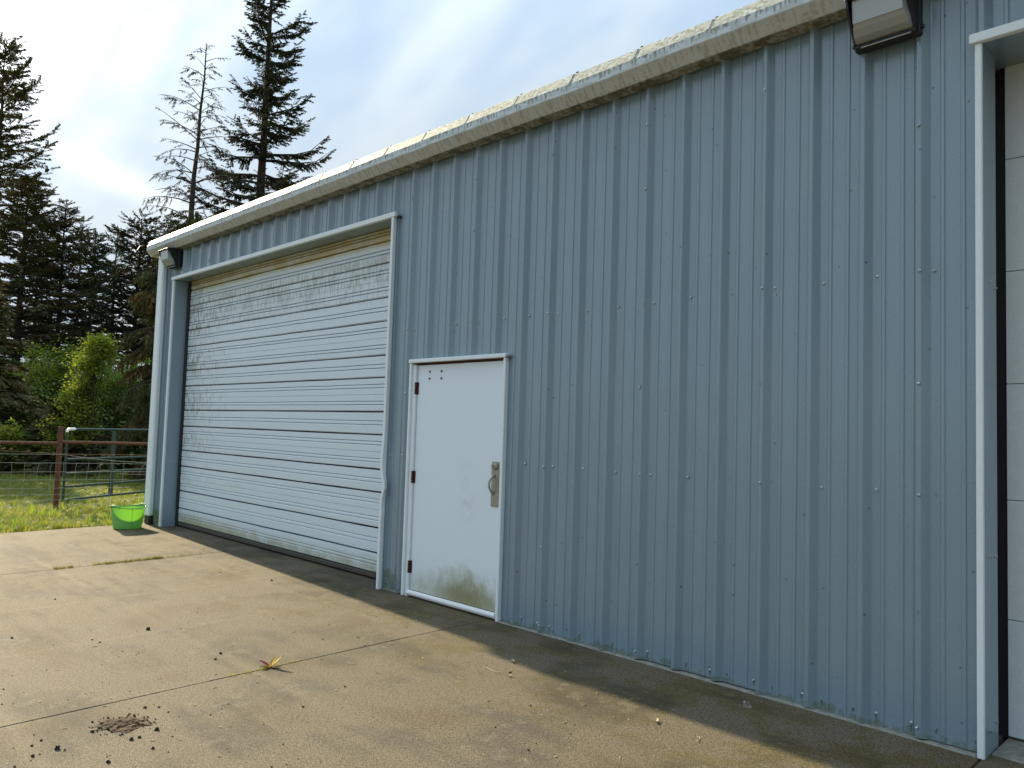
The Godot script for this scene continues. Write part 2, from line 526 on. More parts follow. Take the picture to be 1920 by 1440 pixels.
func make_sky() -> PanoramaSkyMaterial:
	var w := 1024
	var h := 512
	var sun := to_sun()
	var n1 := noise(101, 1.3, 5)
	var n2 := noise(102, 2.6, 5)
	# a long bright streak of cirrus, part of a great circle
	var s0 := sky_dir(-79.0, 17.3)
	var s1 := sky_dir(-70.0, 14.4)
	var pole := s0.cross(s1).normalized()
	var mid := (s0 + s1).normalized()
	var f := PackedFloat32Array()
	f.resize(w * h * 3)
	for y in h:
		var th := (y + 0.5) / h * PI
		var cy := cos(th)
		var sy := sin(th)
		for x in w:
			var az := (x + 0.5) / w * TAU   # the panorama starts at -Z
			var d := Vector3(sin(az) * sy, cy, -cos(az) * sy)
			var i := (y * w + x) * 3
			if cy < -0.02:
				f[i] = 0.16; f[i + 1] = 0.15; f[i + 2] = 0.10
				continue
			var up := maxf(cy, 0.0)
			var ca := clampf(d.dot(sun), -1.0, 1.0)
			var ang := acos(ca)
			# thin cloud scatters forwards: the veil is brightest round the sun and thins to clear blue away from it, save for the added brightness overhead
			var fwd := 0.42 + 0.82 * exp(-ang / 0.85)
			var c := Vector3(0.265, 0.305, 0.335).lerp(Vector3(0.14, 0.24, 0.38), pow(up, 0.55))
			# veil of thin cloud, looked up on a flat layer overhead
			var k := 1.0 / (up + 0.22)
			var p := Vector3(d.x * k * 0.9 + d.z * k * 0.5, d.z * k * 1.5 - d.x * k * 0.3, 3.0)
			var v := n1.get_noise_3d(p.x, p.y, p.z) * 0.65 + n2.get_noise_3d(p.x * 0.6, p.y * 1.6, 7.0) * 0.5
			var veil := (smoothstep(-0.34, 0.42, v) * 0.62 + 0.28) * lerpf(0.72, 1.05, exp(-ang / 0.9))
			var glow := exp(-ang * ang / 0.014) * 2.0 + exp(-ang / 0.18) * 0.12
			var cloud := (Vector3(0.295, 0.322, 0.335) + Vector3(1.25, 1.52, 1.72) * up * up * up) * fwd * 1.1  # zenith cloud, out of view, brightened to lift the light on the shaded wall
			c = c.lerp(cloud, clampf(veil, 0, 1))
			c += Vector3(1.0, 0.97, 0.90) * glow
			var off := asin(clampf(d.dot(pole), -1, 1))
			var st := exp(-pow(off / 0.013, 2.0)) * exp(-pow(acos(clampf(d.dot(mid), -1, 1)) / 0.13, 4.0))
			c += Vector3(0.15, 0.14, 0.11) * st * (0.8 + 0.4 * v)
			f[i] = c.x; f[i + 1] = c.y; f[i + 2] = c.z
	var im := Image.create_from_data(w, h, false, Image.FORMAT_RGBF, f.to_byte_array())
	var m := PanoramaSkyMaterial.new()
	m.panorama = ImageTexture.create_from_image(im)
	return m

func make_view() -> void:
	var cam := Camera3D.new()
	cam.name = "camera"
	cam.fov = 52.06
	cam.far = 1500.0
	cam.near = 0.05
	cam.position = Vector3(1.4844, 1.5593, 4.5726)
	cam.rotation = Vector3(0.0594, 0.7923, 0.0317)
	add_child(cam)
	cam.make_current()
	var env := Environment.new()
	env.background_mode = Environment.BG_SKY
	env.sky = Sky.new()
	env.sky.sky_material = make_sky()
	env.tonemap_mode = Environment.TONE_MAPPER_LINEAR
	env.tonemap_exposure = 2.42
	env.sdfgi_enabled = true
	env.ssao_enabled = true
	env.ssil_enabled = true
	var we := WorldEnvironment.new()
	we.name = "world_environment"
	we.environment = env
	add_child(we)
	var sun := DirectionalLight3D.new()
	sun.name = "sun"
	sun.light_color = Color(1.0, 0.925, 0.77)
	sun.light_energy = 1.4
	sun.light_angular_distance = 0.55
	sun.shadow_enabled = true
	sun.basis = Basis.looking_at(-to_sun())
	add_child(sun)

# ---------------------------------------------------------------- the shed
func openings() -> Array:   # x0, x1, top
	return [[-10.315, -4.838, 3.635], [-4.455, -3.215, 2.18], [0.285, 4.0, 3.69]]

func rib_profile() -> Array:   # one 12 inch pitch, x from the left foot of the big rib, z outwards
	return [Vector2(-0.024, 0), Vector2(-0.001, 0.038), Vector2(0.002, 0.040), Vector2(0.023, 0.040), Vector2(0.026, 0.038), Vector2(0.060, 0.002), Vector2(0.068, 0),
		Vector2(0.106, 0), Vector2(0.112, 0.006), Vector2(0.128, 0.006), Vector2(0.134, 0), Vector2(0.206, 0), Vector2(0.212, 0.006), Vector2(0.228, 0.006), Vector2(0.234, 0)]

func panel_piece(b: MB, x0: float, x1: float, y0: float, y1: float, wob: FastNoiseLite, lift: float) -> void:
	var pts := []
	var prof := rib_profile()
	var k0 := int(floor(x0 / RIB)) - 1
	for k in range(k0, int(ceil(x1 / RIB)) + 2):
		for q in prof: pts.append(Vector2(k * RIB + q.x, q.y))
	var cut := []
	for i in pts.size() - 1:
		var p: Vector2 = pts[i]
		var q: Vector2 = pts[i + 1]
		if q.x <= x0 or p.x >= x1: continue
		var a := p
		var e := q
		if p.x < x0: a = p.lerp(q, (x0 - p.x) / (q.x - p.x))
		if q.x > x1: e = p.lerp(q, (x1 - p.x) / (q.x - p.x))
		if cut.is_empty(): cut.append(a)
		cut.append(e)
	var rows := maxi(2, int((y1 - y0) / 0.35))
	for j in rows:
		var ya := lerpf(y0, y1, float(j) / rows)
		var yb := lerpf(y0, y1, float(j + 1) / rows)
		for i in cut.size() - 1:
			var p: Vector2 = cut[i]
			var q: Vector2 = cut[i + 1]
			var f := func(r: Vector2, y: float) -> Vector3:
				return Vector3(r.x, y, r.y + lift + wob.get_noise_2d(r.x * 2.2, y) * 0.0035)
			b.quad(f.call(p, ya), f.call(q, ya), f.call(q, yb), f.call(p, yb))

func make_screw() -> ArrayMesh:
	var b := MB.new()
	b.lathe(PackedVector2Array([Vector2(0.0105, 0.0), Vector2(0.0105, 0.002), Vector2(0.009, 0.0035), Vector2(0.006, 0.0035)]), 10)
	b.lathe(PackedVector2Array([Vector2(0.0062, 0.0035), Vector2(0.0062, 0.010), Vector2(0.005, 0.0115), Vector2(0.0, 0.0115)]), 6)
	return b.mesh()

func wall_bottom(x: float) -> float:
	return 0.012 + 0.004 * sin(x * 3.1)

func build_shed() -> void:
	var shed := thing("metal_shed", "long blue grey ribbed steel shed with white roller door, side door and mossy white gutter", "shed")
	screw_mesh = make_screw()
	var wob := noise(201, 0.9, 2)
	for i in range(-12, 5):
		var x0: float = maxf(i * RIB * 3 - 0.024, WALL_L)
		var x1: float = minf((i + 1) * RIB * 3 - 0.024, 4.4)
		if x1 <= WALL_L + 0.01: continue
		var b := MB.new()
		var xs := [x0, x1]
		for o in openings():
			for e in [o[0], o[1]]:
				if e > x0 + 0.001 and e < x1 - 0.001: xs.append(e)
		xs.sort()
		for j in xs.size() - 1:
			var xm: float = (xs[j] + xs[j + 1]) * 0.5
			var y0 := wall_bottom(xm)
			for o in openings():
				if xm > o[0] and xm < o[1]: y0 = o[2]
			panel_piece(b, xs[j], xs[j + 1], y0, 4.16, wob, 0.0022 * absi(i % 2))
		for j in b.v.size(): b.w[j] = Vector2((b.v[j].x + 11.0) / 15.6, 1.0 - b.v[j].y / 4.3)
		var wp := part(shed, "wall_panel", b.mesh(), M.wall)
		# screws: two girt rows, the base row and stitching along the lap rib
		for k in 3:
			var rx := (i * 3 + k) * RIB
			for row in [[1.29, [0.082]], [2.495, [0.082]], [0.068, [0.086, 0.27]]]:
				for off in row[1]: add_screw(wp, rx + off, row[0], 0.001)
			if k == 0:
				for y in [0.06, 0.665, 1.29, 1.888, 2.495, 3.312, 3.78]: add_screw(wp, rx + 0.0125, y, 0.040)
	# what stands behind the sheets
	part(shed, "side_wall", boxm(Vector3(WALL_L, 0.0, -12.0), Vector3(WALL_L + 0.1, 4.2, -0.004)), M.jamb)
	part(shed, "side_wall", boxm(Vector3(4.4, 0.0, -12.0), Vector3(4.5, 4.2, -0.004)), M.jamb)
	part(shed, "back_wall", boxm(Vector3(WALL_L, 0.0, -12.1), Vector3(4.5, 4.2, -12.003)), M.jamb)
	part(shed, "wall_lining", boxm(Vector3(-4.83, 0.0, -0.16), Vector3(-4.46, 4.2, -0.006), 0.0), M.inside)
	part(shed, "wall_lining", boxm(Vector3(-3.20, 0.0, -0.16), Vector3(0.27, 4.2, -0.006), 0.0), M.inside)
	part(shed, "wall_lining", boxm(Vector3(-10.7, 3.66, -0.2), Vector3(-4.831, 4.2, -0.006), 0.0), M.inside)
	part(shed, "wall_lining", boxm(Vector3(-10.72, 0.0, -0.2), Vector3(-10.34, 3.659, -0.006), 0.0), M.inside)
	part(shed, "wall_lining", boxm(Vector3(-4.459, 2.2, -0.16), Vector3(-3.201, 4.2, -0.006), 0.0), M.inside)
	part(shed, "wall_lining", boxm(Vector3(0.271, 3.72, -0.16), Vector3(4.4, 4.2, -0.006), 0.0), M.inside)
	# roof: a low pitch away from the eave
	var rb := MB.new()
	var rise := 0.9
	for s in [0.0, 1.0]:
		var ya: float = 4.305 - 0.05 * s
		if s == 0.0: rb.quad(Vector3(-11.0, ya, 0.10), Vector3(4.6, ya, 0.10), Vector3(4.6, ya + rise, -12.3), Vector3(-11.0, ya + rise, -12.3))
		else: rb.quad(Vector3(-11.0, ya, 0.02), Vector3(-11.0, ya + rise, -12.3), Vector3(4.6, ya + rise, -12.3), Vector3(4.6, ya, 0.02))
	rb.quad(Vector3(-11.0, 4.255, 0.02), Vector3(4.6, 4.255, 0.02), Vector3(4.6, 4.305, 0.10), Vector3(-11.0, 4.305, 0.10))
	rb.quad(Vector3(-11.0, 4.255 + rise, -12.3), Vector3(-11.0, 4.255, 0.02), Vector3(-11.0, 4.305, 0.10), Vector3(-11.0, 4.305 + rise, -12.3))
	part(shed, "roof", rb.mesh(), M.roof)
	for gx in [WALL_L + 0.02, 4.42]:
		var gb := MB.new()
		gb.quad(Vector3(gx, 4.2, -0.01), Vector3(gx, 4.2, -12.05), Vector3(gx, 5.13, -12.05), Vector3(gx, 4.26, -0.01))
		part(shed, "gable", gb.mesh(), M.jamb)
	# gutter
	var gp := [Vector2(0.095, 4.318), Vector2(0.150, 4.312), Vector2(0.156, 4.305), Vector2(0.203, 4.222), Vector2(0.207, 4.214), Vector2(0.207, 4.150), Vector2(0.202, 4.142),
		Vector2(0.142, 4.074), Vector2(0.134, 4.068), Vector2(0.034, 4.062)]
	var gv := [0.0, 0.08, 0.1, 0.29, 0.31, 0.61, 0.63, 0.87, 0.89, 1.0]
	var gb2 := MB.new()
	var gx0 := -11.06
	var gx1 := 4.6
	var segs := 40
	var gw := noise(203, 0.35, 3)
	for s in segs:
		var xa := lerpf(gx0, gx1, float(s) / segs)
		var xb := lerpf(gx0, gx1, float(s + 1) / segs)
		for j in gp.size() - 1:
			var f := func(q: Vector2, x: float) -> Vector3: return Vector3(x, q.y + gw.get_noise_2d(x * 2.0, 0) * 0.006, q.x + gw.get_noise_2d(x * 2.0, 50) * 0.005)
			var ua := (xa - gx0) / 12.0
			var ub := (xb - gx0) / 12.0
			gb2.quad(f.call(gp[j + 1], xa), f.call(gp[j + 1], xb), f.call(gp[j], xb), f.call(gp[j], xa), Vector2(ua, gv[j + 1]), Vector2(ub, gv[j + 1]), Vector2(ub, gv[j]), Vector2(ua, gv[j]))
	var endp: Array = gp.duplicate()
	for ex in [gx0, gx1]:
		for j in range(1, endp.size() - 1):
			var p0 := Vector3(ex, 4.062, 0.034)
			var pa := Vector3(ex, endp[j].y, endp[j].x)
			var pb := Vector3(ex, endp[j - 1].y, endp[j - 1].x)
			gb2.tri(p0, pa, pb)
	var gut := part(shed, "gutter", gb2.mesh(), M.gutter)
	gut.set_meta("label", "white eave gutter with lichen on its top flange and dark drip marks")
	# gutter straps every 0.6 m: a pale band over the flange with its end standing up
	for k in range(-18, 8):
		var sx := -0.63 + 0.603 * k
		var sb := MB.new()
		sb.quad(Vector3(sx - 0.016, 4.222, 0.2065), Vector3(sx + 0.016, 4.222, 0.2065), Vector3(sx + 0.016, 4.306, 0.1595), Vector3(sx - 0.016, 4.306, 0.1595))
		sb.quad(Vector3(sx - 0.016, 4.306, 0.1595), Vector3(sx + 0.016, 4.306, 0.1595), Vector3(sx + 0.016, 4.322, 0.09), Vector3(sx - 0.016, 4.322, 0.09))
		var strap := part(gut, "gutter_strap", sb.mesh(), M.roof)
		part(gut, "strap_bolt", boxm(Vector3(sx + 0.02, 4.316, 0.12), Vector3(sx + 0.042, 4.328, 0.14), 0.003), M.dark)
	# downspout at the far corner
	var dsp := part(shed, "downspout", boxm(Vector3(-10.815, 0.125, 0.036), Vector3(-10.615, 4.075, 0.112), 0.018), M.trim)
	part(dsp, "dark_spout_gap", boxm(Vector3(-10.80, 0.0, 0.03), Vector3(-10.625, 0.13, 0.10), 0.01), M.dark)  # dark block put in for the shaded void below the spout end
	# corner flashing behind it
	part(shed, "corner_trim", boxm(Vector3(-10.86, 0.01, -0.12), Vector3(-10.818, 4.15, 0.034), 0.004), M.trim)
	build_roller_door(shed)
	build_entry_door(shed)
	build_garage_door(shed)
	build_lamp(-0.145, "grey glass wall light under the eave above the ribbed wall, nearest the white sectional door")
	build_lamp(-10.275, "far wall light at the corner of the shed, beside the downspout over the roller door")

func add_screw(par: Node, x: float, y: float, z: float) -> void:
	for o in openings():
		if x > o[0] - 0.03 and x < o[1] + 0.03 and y < o[2] + 0.03: return
	if x < WALL_L + 0.02 or x > 1.5: return
	var s := part(par, "screw", screw_mesh, M.screw, Vector3(x + rng.randf_range(-0.006, 0.006), y + rng.randf_range(-0.008, 0.008), z + 0.001))
	s.rotation = Vector3(PI / 2 + rng.randf_range(-0.08, 0.08), 0, rng.randf() * TAU)

func slat_profile(y0: float, y1: float, beads: Array) -> Array:
	var p := [Vector2(y0 + 0.004, -0.206), Vector2(y0 + 0.007, -0.178), Vector2(y0 + 0.014, -0.171)]
	for b in beads:
		var y: float = b
		if y < 0.0:   # a plain fold
			y = -y
			for q in [Vector2(-0.0015, -0.170), Vector2(-0.0012, -0.188), Vector2(0.0012, -0.188), Vector2(0.0015, -0.170)]: p.append(Vector2(y + q.x, q.y))
		else:         # a rolled groove: sloping lower lip, sharp upper lip
			for q in [Vector2(-0.013, -0.170), Vector2(-0.0030, -0.179), Vector2(-0.0028, -0.196), Vector2(0.0028, -0.196), Vector2(0.003, -0.170)]: p.append(Vector2(y + q.x, q.y))
	p.append(Vector2(y1 - 0.011, -0.170))
	p.append(Vector2(y1 - 0.0095, -0.172))
	p.append(Vector2(y1 - 0.009, -0.205))
	return p

func build_roller_door(shed: Node3D) -> void:
	var seal := part(shed, "roller_door", boxm(Vector3(-10.29, 0.02, -0.235), Vector3(-4.80, 3.64, -0.206), 0.0), M.rustgroove)
	seal.set_meta("label", "white steel roller door with dark drip stains at its left side")
	var ys := [0.070, 0.275, 0.527, 0.888, 1.120, 1.476, 1.713, 2.069, 2.300, 2.656, 2.903, 3.267, 3.500, 3.640]
	var wob := noise(207, 0.8, 2)
	for i in ys.size() - 1:
		var a: float = ys[i]
		var e: float = ys[i + 1]
		var beads := []
		var hgt := e - a
		if hgt > 0.3: beads = [a + hgt * 0.205, a + hgt * 0.305, -(a + hgt * 0.50), a + hgt * 0.70, a + hgt * 0.80]
		elif hgt > 0.2: beads = [a + hgt * 0.43, a + hgt * 0.60]
		else: beads = [a + hgt * 0.5, a + hgt * 0.72]
		var prof := slat_profile(a, e, beads)
		var b := MB.new()
		var segs := 14
		for s in segs:
			var xa := lerpf(-10.215, -4.80, float(s) / segs)
			var xb := lerpf(-10.215, -4.80, float(s + 1) / segs)
			for j in prof.size() - 1:
				var f := func(q: Vector2, x: float) -> Vector3: return Vector3(x, q.x + wob.get_noise_2d(x, i * 9.0) * 0.003, q.y + wob.get_noise_2d(x, q.x * 1.5 + 40.0) * 0.004)
				var t := func(q: Vector2, x: float) -> Vector2: return Vector2((x + 10.26) / 5.46, 1.0 - q.x / 3.65)
				b.quad(f.call(prof[j], xa), f.call(prof[j], xb), f.call(prof[j + 1], xb), f.call(prof[j + 1], xa), t.call(prof[j], xa), t.call(prof[j], xb), t.call(prof[j + 1], xb), t.call(prof[j + 1], xa))
		part(seal, "door_slat", b.mesh(), M.curtain)
	part(seal, "bottom_bar", boxm(Vector3(-10.21, 0.020, -0.2), Vector3(-4.82, 0.068, -0.165), 0.006), M.rubber)
	part(seal, "guide_track", boxm(Vector3(-10.288, 0.0, -0.205), Vector3(-10.222, 3.63, -0.15), 0.003), M.dark)
	# jambs, head and their white facing strips
	part(shed, "door_jamb", boxm(Vector3(-10.333, 0.0, -0.235), Vector3(-10.290, 3.634, 0.031), 0.002), M.jamb)
	part(shed, "door_jamb", boxm(Vector3(-4.842, 0.0, -0.235), Vector3(-4.825, 3.634, 0.031), 0.002), M.jamb)
	part(shed, "door_head", boxm(Vector3(-10.333, 3.636, -0.235), Vector3(-4.825, 3.648, 0.031), 0.002), M.jamb)
	part(shed, "facing_strip", boxm(Vector3(-10.35, 0.0, 0.032), Vector3(-10.297, 3.630, 0.060), 0.004), M.trim)
	part(shed, "facing_strip", boxm(Vector3(-10.375, 3.632, 0.032), Vector3(-4.800, 3.682, 0.070), 0.004), M.trim)
	part(shed, "facing_bracket", boxm(Vector3(-4.799, 3.622, 0.0), Vector3(-4.77, 3.640, 0.045), 0.002), M.dark)
	# the right strip is bent where something has hit it
	var b := MB.new()
	var rows := 60
	var off := func(y: float) -> float:
		var k := 0.0
		if y < 0.72: k = -0.008
		return k + 0.034 * exp(-pow((y - 0.98) / 0.075, 2.0)) - 0.020 * exp(-pow((y - 1.22) / 0.16, 2.0)) - 0.010 * exp(-pow((y - 0.80) / 0.06, 2.0))
	var sec := [Vector2(-4.858, 0.030), Vector2(-4.858, 0.064), Vector2(-4.854, 0.068), Vector2(-4.824, 0.068), Vector2(-4.820, 0.064), Vector2(-4.820, 0.030)]
	for r in rows:
		var ya := lerpf(0.0, 3.630, float(r) / rows)
		var yb := lerpf(0.0, 3.630, float(r + 1) / rows)
		for j in sec.size() - 1:
			var f := func(q: Vector2, y: float) -> Vector3: return Vector3(q.x + off.call(y) * (1.0 if q.y > 0.04 else 0.6), y, q.y)
			b.quad(f.call(sec[j + 1], ya), f.call(sec[j], ya), f.call(sec[j], yb), f.call(sec[j + 1], yb))
	var st := part(shed, "facing_strip", b.mesh(), M.trim)
	st.set_meta("label", "bent white facing strip at the right of the roller door")
	# jamb screws
	for p in [[0.06, -0.05], [0.06, -0.16], [0.95, -0.03], [0.95, -0.13], [1.85, -0.05]]:
		var s := part(shed, "screw", screw_mesh, M.screw, Vector3(-10.2895, p[0], p[1]))
		s.rotation = Vector3(0, 0, -PI / 2)

func build_entry_door(shed: Node3D) -> void:
	var x0 := -4.41
	var x1 := -3.25
	var b := MB.new()
	b.quad(Vector3(x0, 0.062, 0.004), Vector3(x1, 0.062, 0.004), Vector3(x1, 2.145, 0.004), Vector3(x0, 2.145, 0.004), Vector2(0, 1), Vector2(1, 1), Vector2(1, 0), Vector2(0, 0))
	b.quad(Vector3(x0, 0.062, -0.04), Vector3(x0, 0.062, 0.004), Vector3(x0, 2.145, 0.004), Vector3(x0, 2.145, -0.04), Vector2(0, 1), Vector2(0, 1), Vector2(0, 0), Vector2(0, 0))
	b.quad(Vector3(x1, 0.062, 0.004), Vector3(x1, 0.062, -0.04), Vector3(x1, 2.145, -0.04), Vector3(x1, 2.145, 0.004), Vector2(1, 1), Vector2(1, 1), Vector2(1, 0), Vector2(1, 0))
	b.quad(Vector3(x0, 0.062, -0.04), Vector3(x1, 0.062, -0.04), Vector3(x1, 0.062, 0.004), Vector3(x0, 0.062, 0.004), Vector2(0, 1), Vector2(1, 1), Vector2(1, 1), Vector2(0, 1))
	var door := part(shed, "entry_door", b.mesh(), M.door)
	door.set_meta("label", "white flush side door with green algae along its bottom")
	for y in [1.93, 1.10, 0.27]:
		var hb := MB.new()
		var knuckles := 5
		for k in knuckles:
			var ya: float = y - 0.057 + k * 0.0228
			hb.tube(PackedVector3Array([Vector3(x0 - 0.012, ya + 0.001, 0.018), Vector3(x0 - 0.012, ya + 0.0215, 0.018)]), PackedFloat32Array([0.0125, 0.0125]), 10)
		hb.box(Vector3(x0 - 0.012, y - 0.057, 0.005), Vector3(x0 + 0.018, y + 0.057, 0.0085), 0.001)
		hb.box(Vector3(x0 - 0.030, y - 0.057, 0.005), Vector3(x0 - 0.012, y + 0.057, 0.0095), 0.001)
		part(door, "hinge", hb.mesh(), M.hinge)
	for p in [Vector2(-4.235, 2.082), Vector2(-4.065, 2.082), Vector2(-4.235, 2.018), Vector2(-4.065, 2.018)]:
		var s := part(door, "hole_mark", screw_mesh, M.lamp, Vector3(p.x, p.y, 0.0045))  # dark screw heads drawn where the door has open holes
		s.rotation.x = PI / 2
	var plate := part(door, "handle_plate", boxm(Vector3(-3.352, 0.922, 0.0055), Vector3(-3.262, 1.297, 0.0125), 0.003), M.steel)
	plate.set_meta("label", "dull steel pull plate with a lock cylinder above")
	var pull := MB.new()
	var pts := PackedVector3Array()
	var rad := PackedFloat32Array()
	for k in 13:
		var t := k / 12.0
		pts.append(Vector3(-3.318 - 0.012 * sin(t * PI), 1.030 + 0.150 * t, 0.012 + 0.044 * pow(sin(t * PI), 0.5)))
		rad.append(0.0085 if k > 0 and k < 12 else 0.013)
	pull.tube(pts, rad, 10)
	part(door, "door_pull", pull.mesh(), M.steel)
	var cyl := MB.new()
	cyl.lathe(PackedVector2Array([Vector2(0.031, 0.0), Vector2(0.031, 0.008), Vector2(0.026, 0.024), Vector2(0.017, 0.027), Vector2(0.016, 0.024), Vector2(0.0, 0.024)]), 24)
	var lock := part(door, "deadbolt", cyl.mesh(), M.steel, Vector3(-3.306, 1.258, 0.0125))
	lock.rotation.x = PI / 2
	part(door, "keyhole", boxm(Vector3(-3.3085, 1.248, 0.0367), Vector3(-3.3035, 1.268, 0.0378), 0.0), M.dark)
	# frame
	part(shed, "door_frame", boxm(Vector3(-4.492, 0.0, 0.0), Vector3(-4.464, 2.166, 0.050), 0.004), M.trim)
	part(shed, "door_frame", boxm(Vector3(-4.463, 0.0, -0.06), Vector3(-4.416, 2.150, 0.026), 0.002), M.trim)
	part(shed, "door_frame", boxm(Vector3(-3.218, 0.0, 0.0), Vector3(-3.190, 2.166, 0.046), 0.004), M.trim)
	part(shed, "door_frame", boxm(Vector3(-3.246, 0.0, -0.06), Vector3(-3.219, 2.150, 0.020), 0.002), M.trim)
	part(shed, "door_frame", boxm(Vector3(-4.505, 2.168, 0.0), Vector3(-3.188, 2.202, 0.054), 0.004), M.trim)
	part(shed, "door_frame", boxm(Vector3(-4.45, 2.151, -0.06), Vector3(-3.23, 2.167, 0.012), 0.0), M.hinge)
	part(shed, "frame_end", boxm(Vector3(-3.186, 2.168, 0.005), Vector3(-3.155, 2.186, 0.046), 0.004), M.pale_concrete)
	var sill := MB.new()
	sill.tube(PackedVector3Array([Vector3(-4.415, 0.036, 0.022), Vector3(-3.236, 0.036, 0.022)]), PackedFloat32Array([0.026, 0.026]), 12)
	part(shed, "door_sill", sill.mesh(), M.white)
	part(shed, "sill_strip", boxm(Vector3(-4.415, 0.046, -0.06), Vector3(-3.247, 0.059, 0.000), 0.0), M.hinge)

func build_garage_door(shed: Node3D) -> void:
	part(shed, "facing_strip", boxm(Vector3(0.289, 0.0, 0.030), Vector3(0.3225, 3.668, 0.052), 0.004), M.trim)
	part(shed, "facing_strip", boxm(Vector3(0.266, 3.670, 0.030), Vector3(4.3, 3.722, 0.068), 0.004), M.trim)
	part(shed, "door_jamb", boxm(Vector3(0.288, 0.0, -0.205), Vector3(0.3215, 3.674, 0.029), 0.002), M.jamb)
	part(shed, "door_head", boxm(Vector3(0.29, 3.676, -0.37), Vector3(4.3, 3.688, 0.029), 0.002), M.jamb)
	part(shed, "dark_gap_back", boxm(Vector3(0.235, 0.0, -0.44), Vector3(0.326, 3.67, -0.385), 0.002), M.dark)  # black panel painted in as the back of the shaded gap
	part(shed, "dark_gap_side", boxm(Vector3(0.235, 0.0, -0.384), Vector3(0.262, 3.67, -0.165), 0.002), M.dark)  # black side panel, added so the cavity behind the jamb reads dark
	for p in [[0.12, -0.05], [0.14, -0.16], [0.99, -0.06], [0.985, -0.16], [2.42, -0.07], [2.40, -0.17]]:
		var s := part(shed, "screw", screw_mesh, M.screw, Vector3(0.322, p[0], p[1]))
		s.rotation = Vector3(0, 0, -PI / 2)
	var gd := part(shed, "sectional_door", boxm(Vector3(0.285, 0.02, -0.52), Vector3(4.2, 3.75, -0.46), 0.0), M.inside)
	gd.set_meta("label", "white sectional door with embossed panels at the right edge")
	var ys := [0.02, 0.632, 1.27, 1.90, 2.52, 3.15, 3.78]
	for i in ys.size() - 1:
		var b := MB.new()
		var ya: float = ys[i] + 0.002
		var yb: float = ys[i + 1] - 0.002
		b.box(Vector3(0.330, ya, -0.405), Vector3(4.1, yb, -0.36), 0.002)
		# embossed rectangles: a raised frame round a sunk field
		for k in 6:
			var xa := 0.46 + k * 0.62
			var xb := xa + 0.46
			var y0 := ya + 0.13
			var y1 := yb - 0.13
			for q in [[xa, xb, y0, y0 + 0.02], [xa, xb, y1 - 0.02, y1], [xa, xa + 0.02, y0 + 0.021, y1 - 0.021], [xb - 0.02, xb, y0 + 0.021, y1 - 0.021]]:
				b.box(Vector3(q[0], q[2], -0.362), Vector3(q[1], q[3], -0.354), 0.0035)
		part(gd, "door_section", b.mesh(), M.garage)
	part(gd, "bottom_seal", boxm(Vector3(0.330, 0.0, -0.40), Vector3(4.1, 0.0215, -0.362), 0.0), M.rubber)

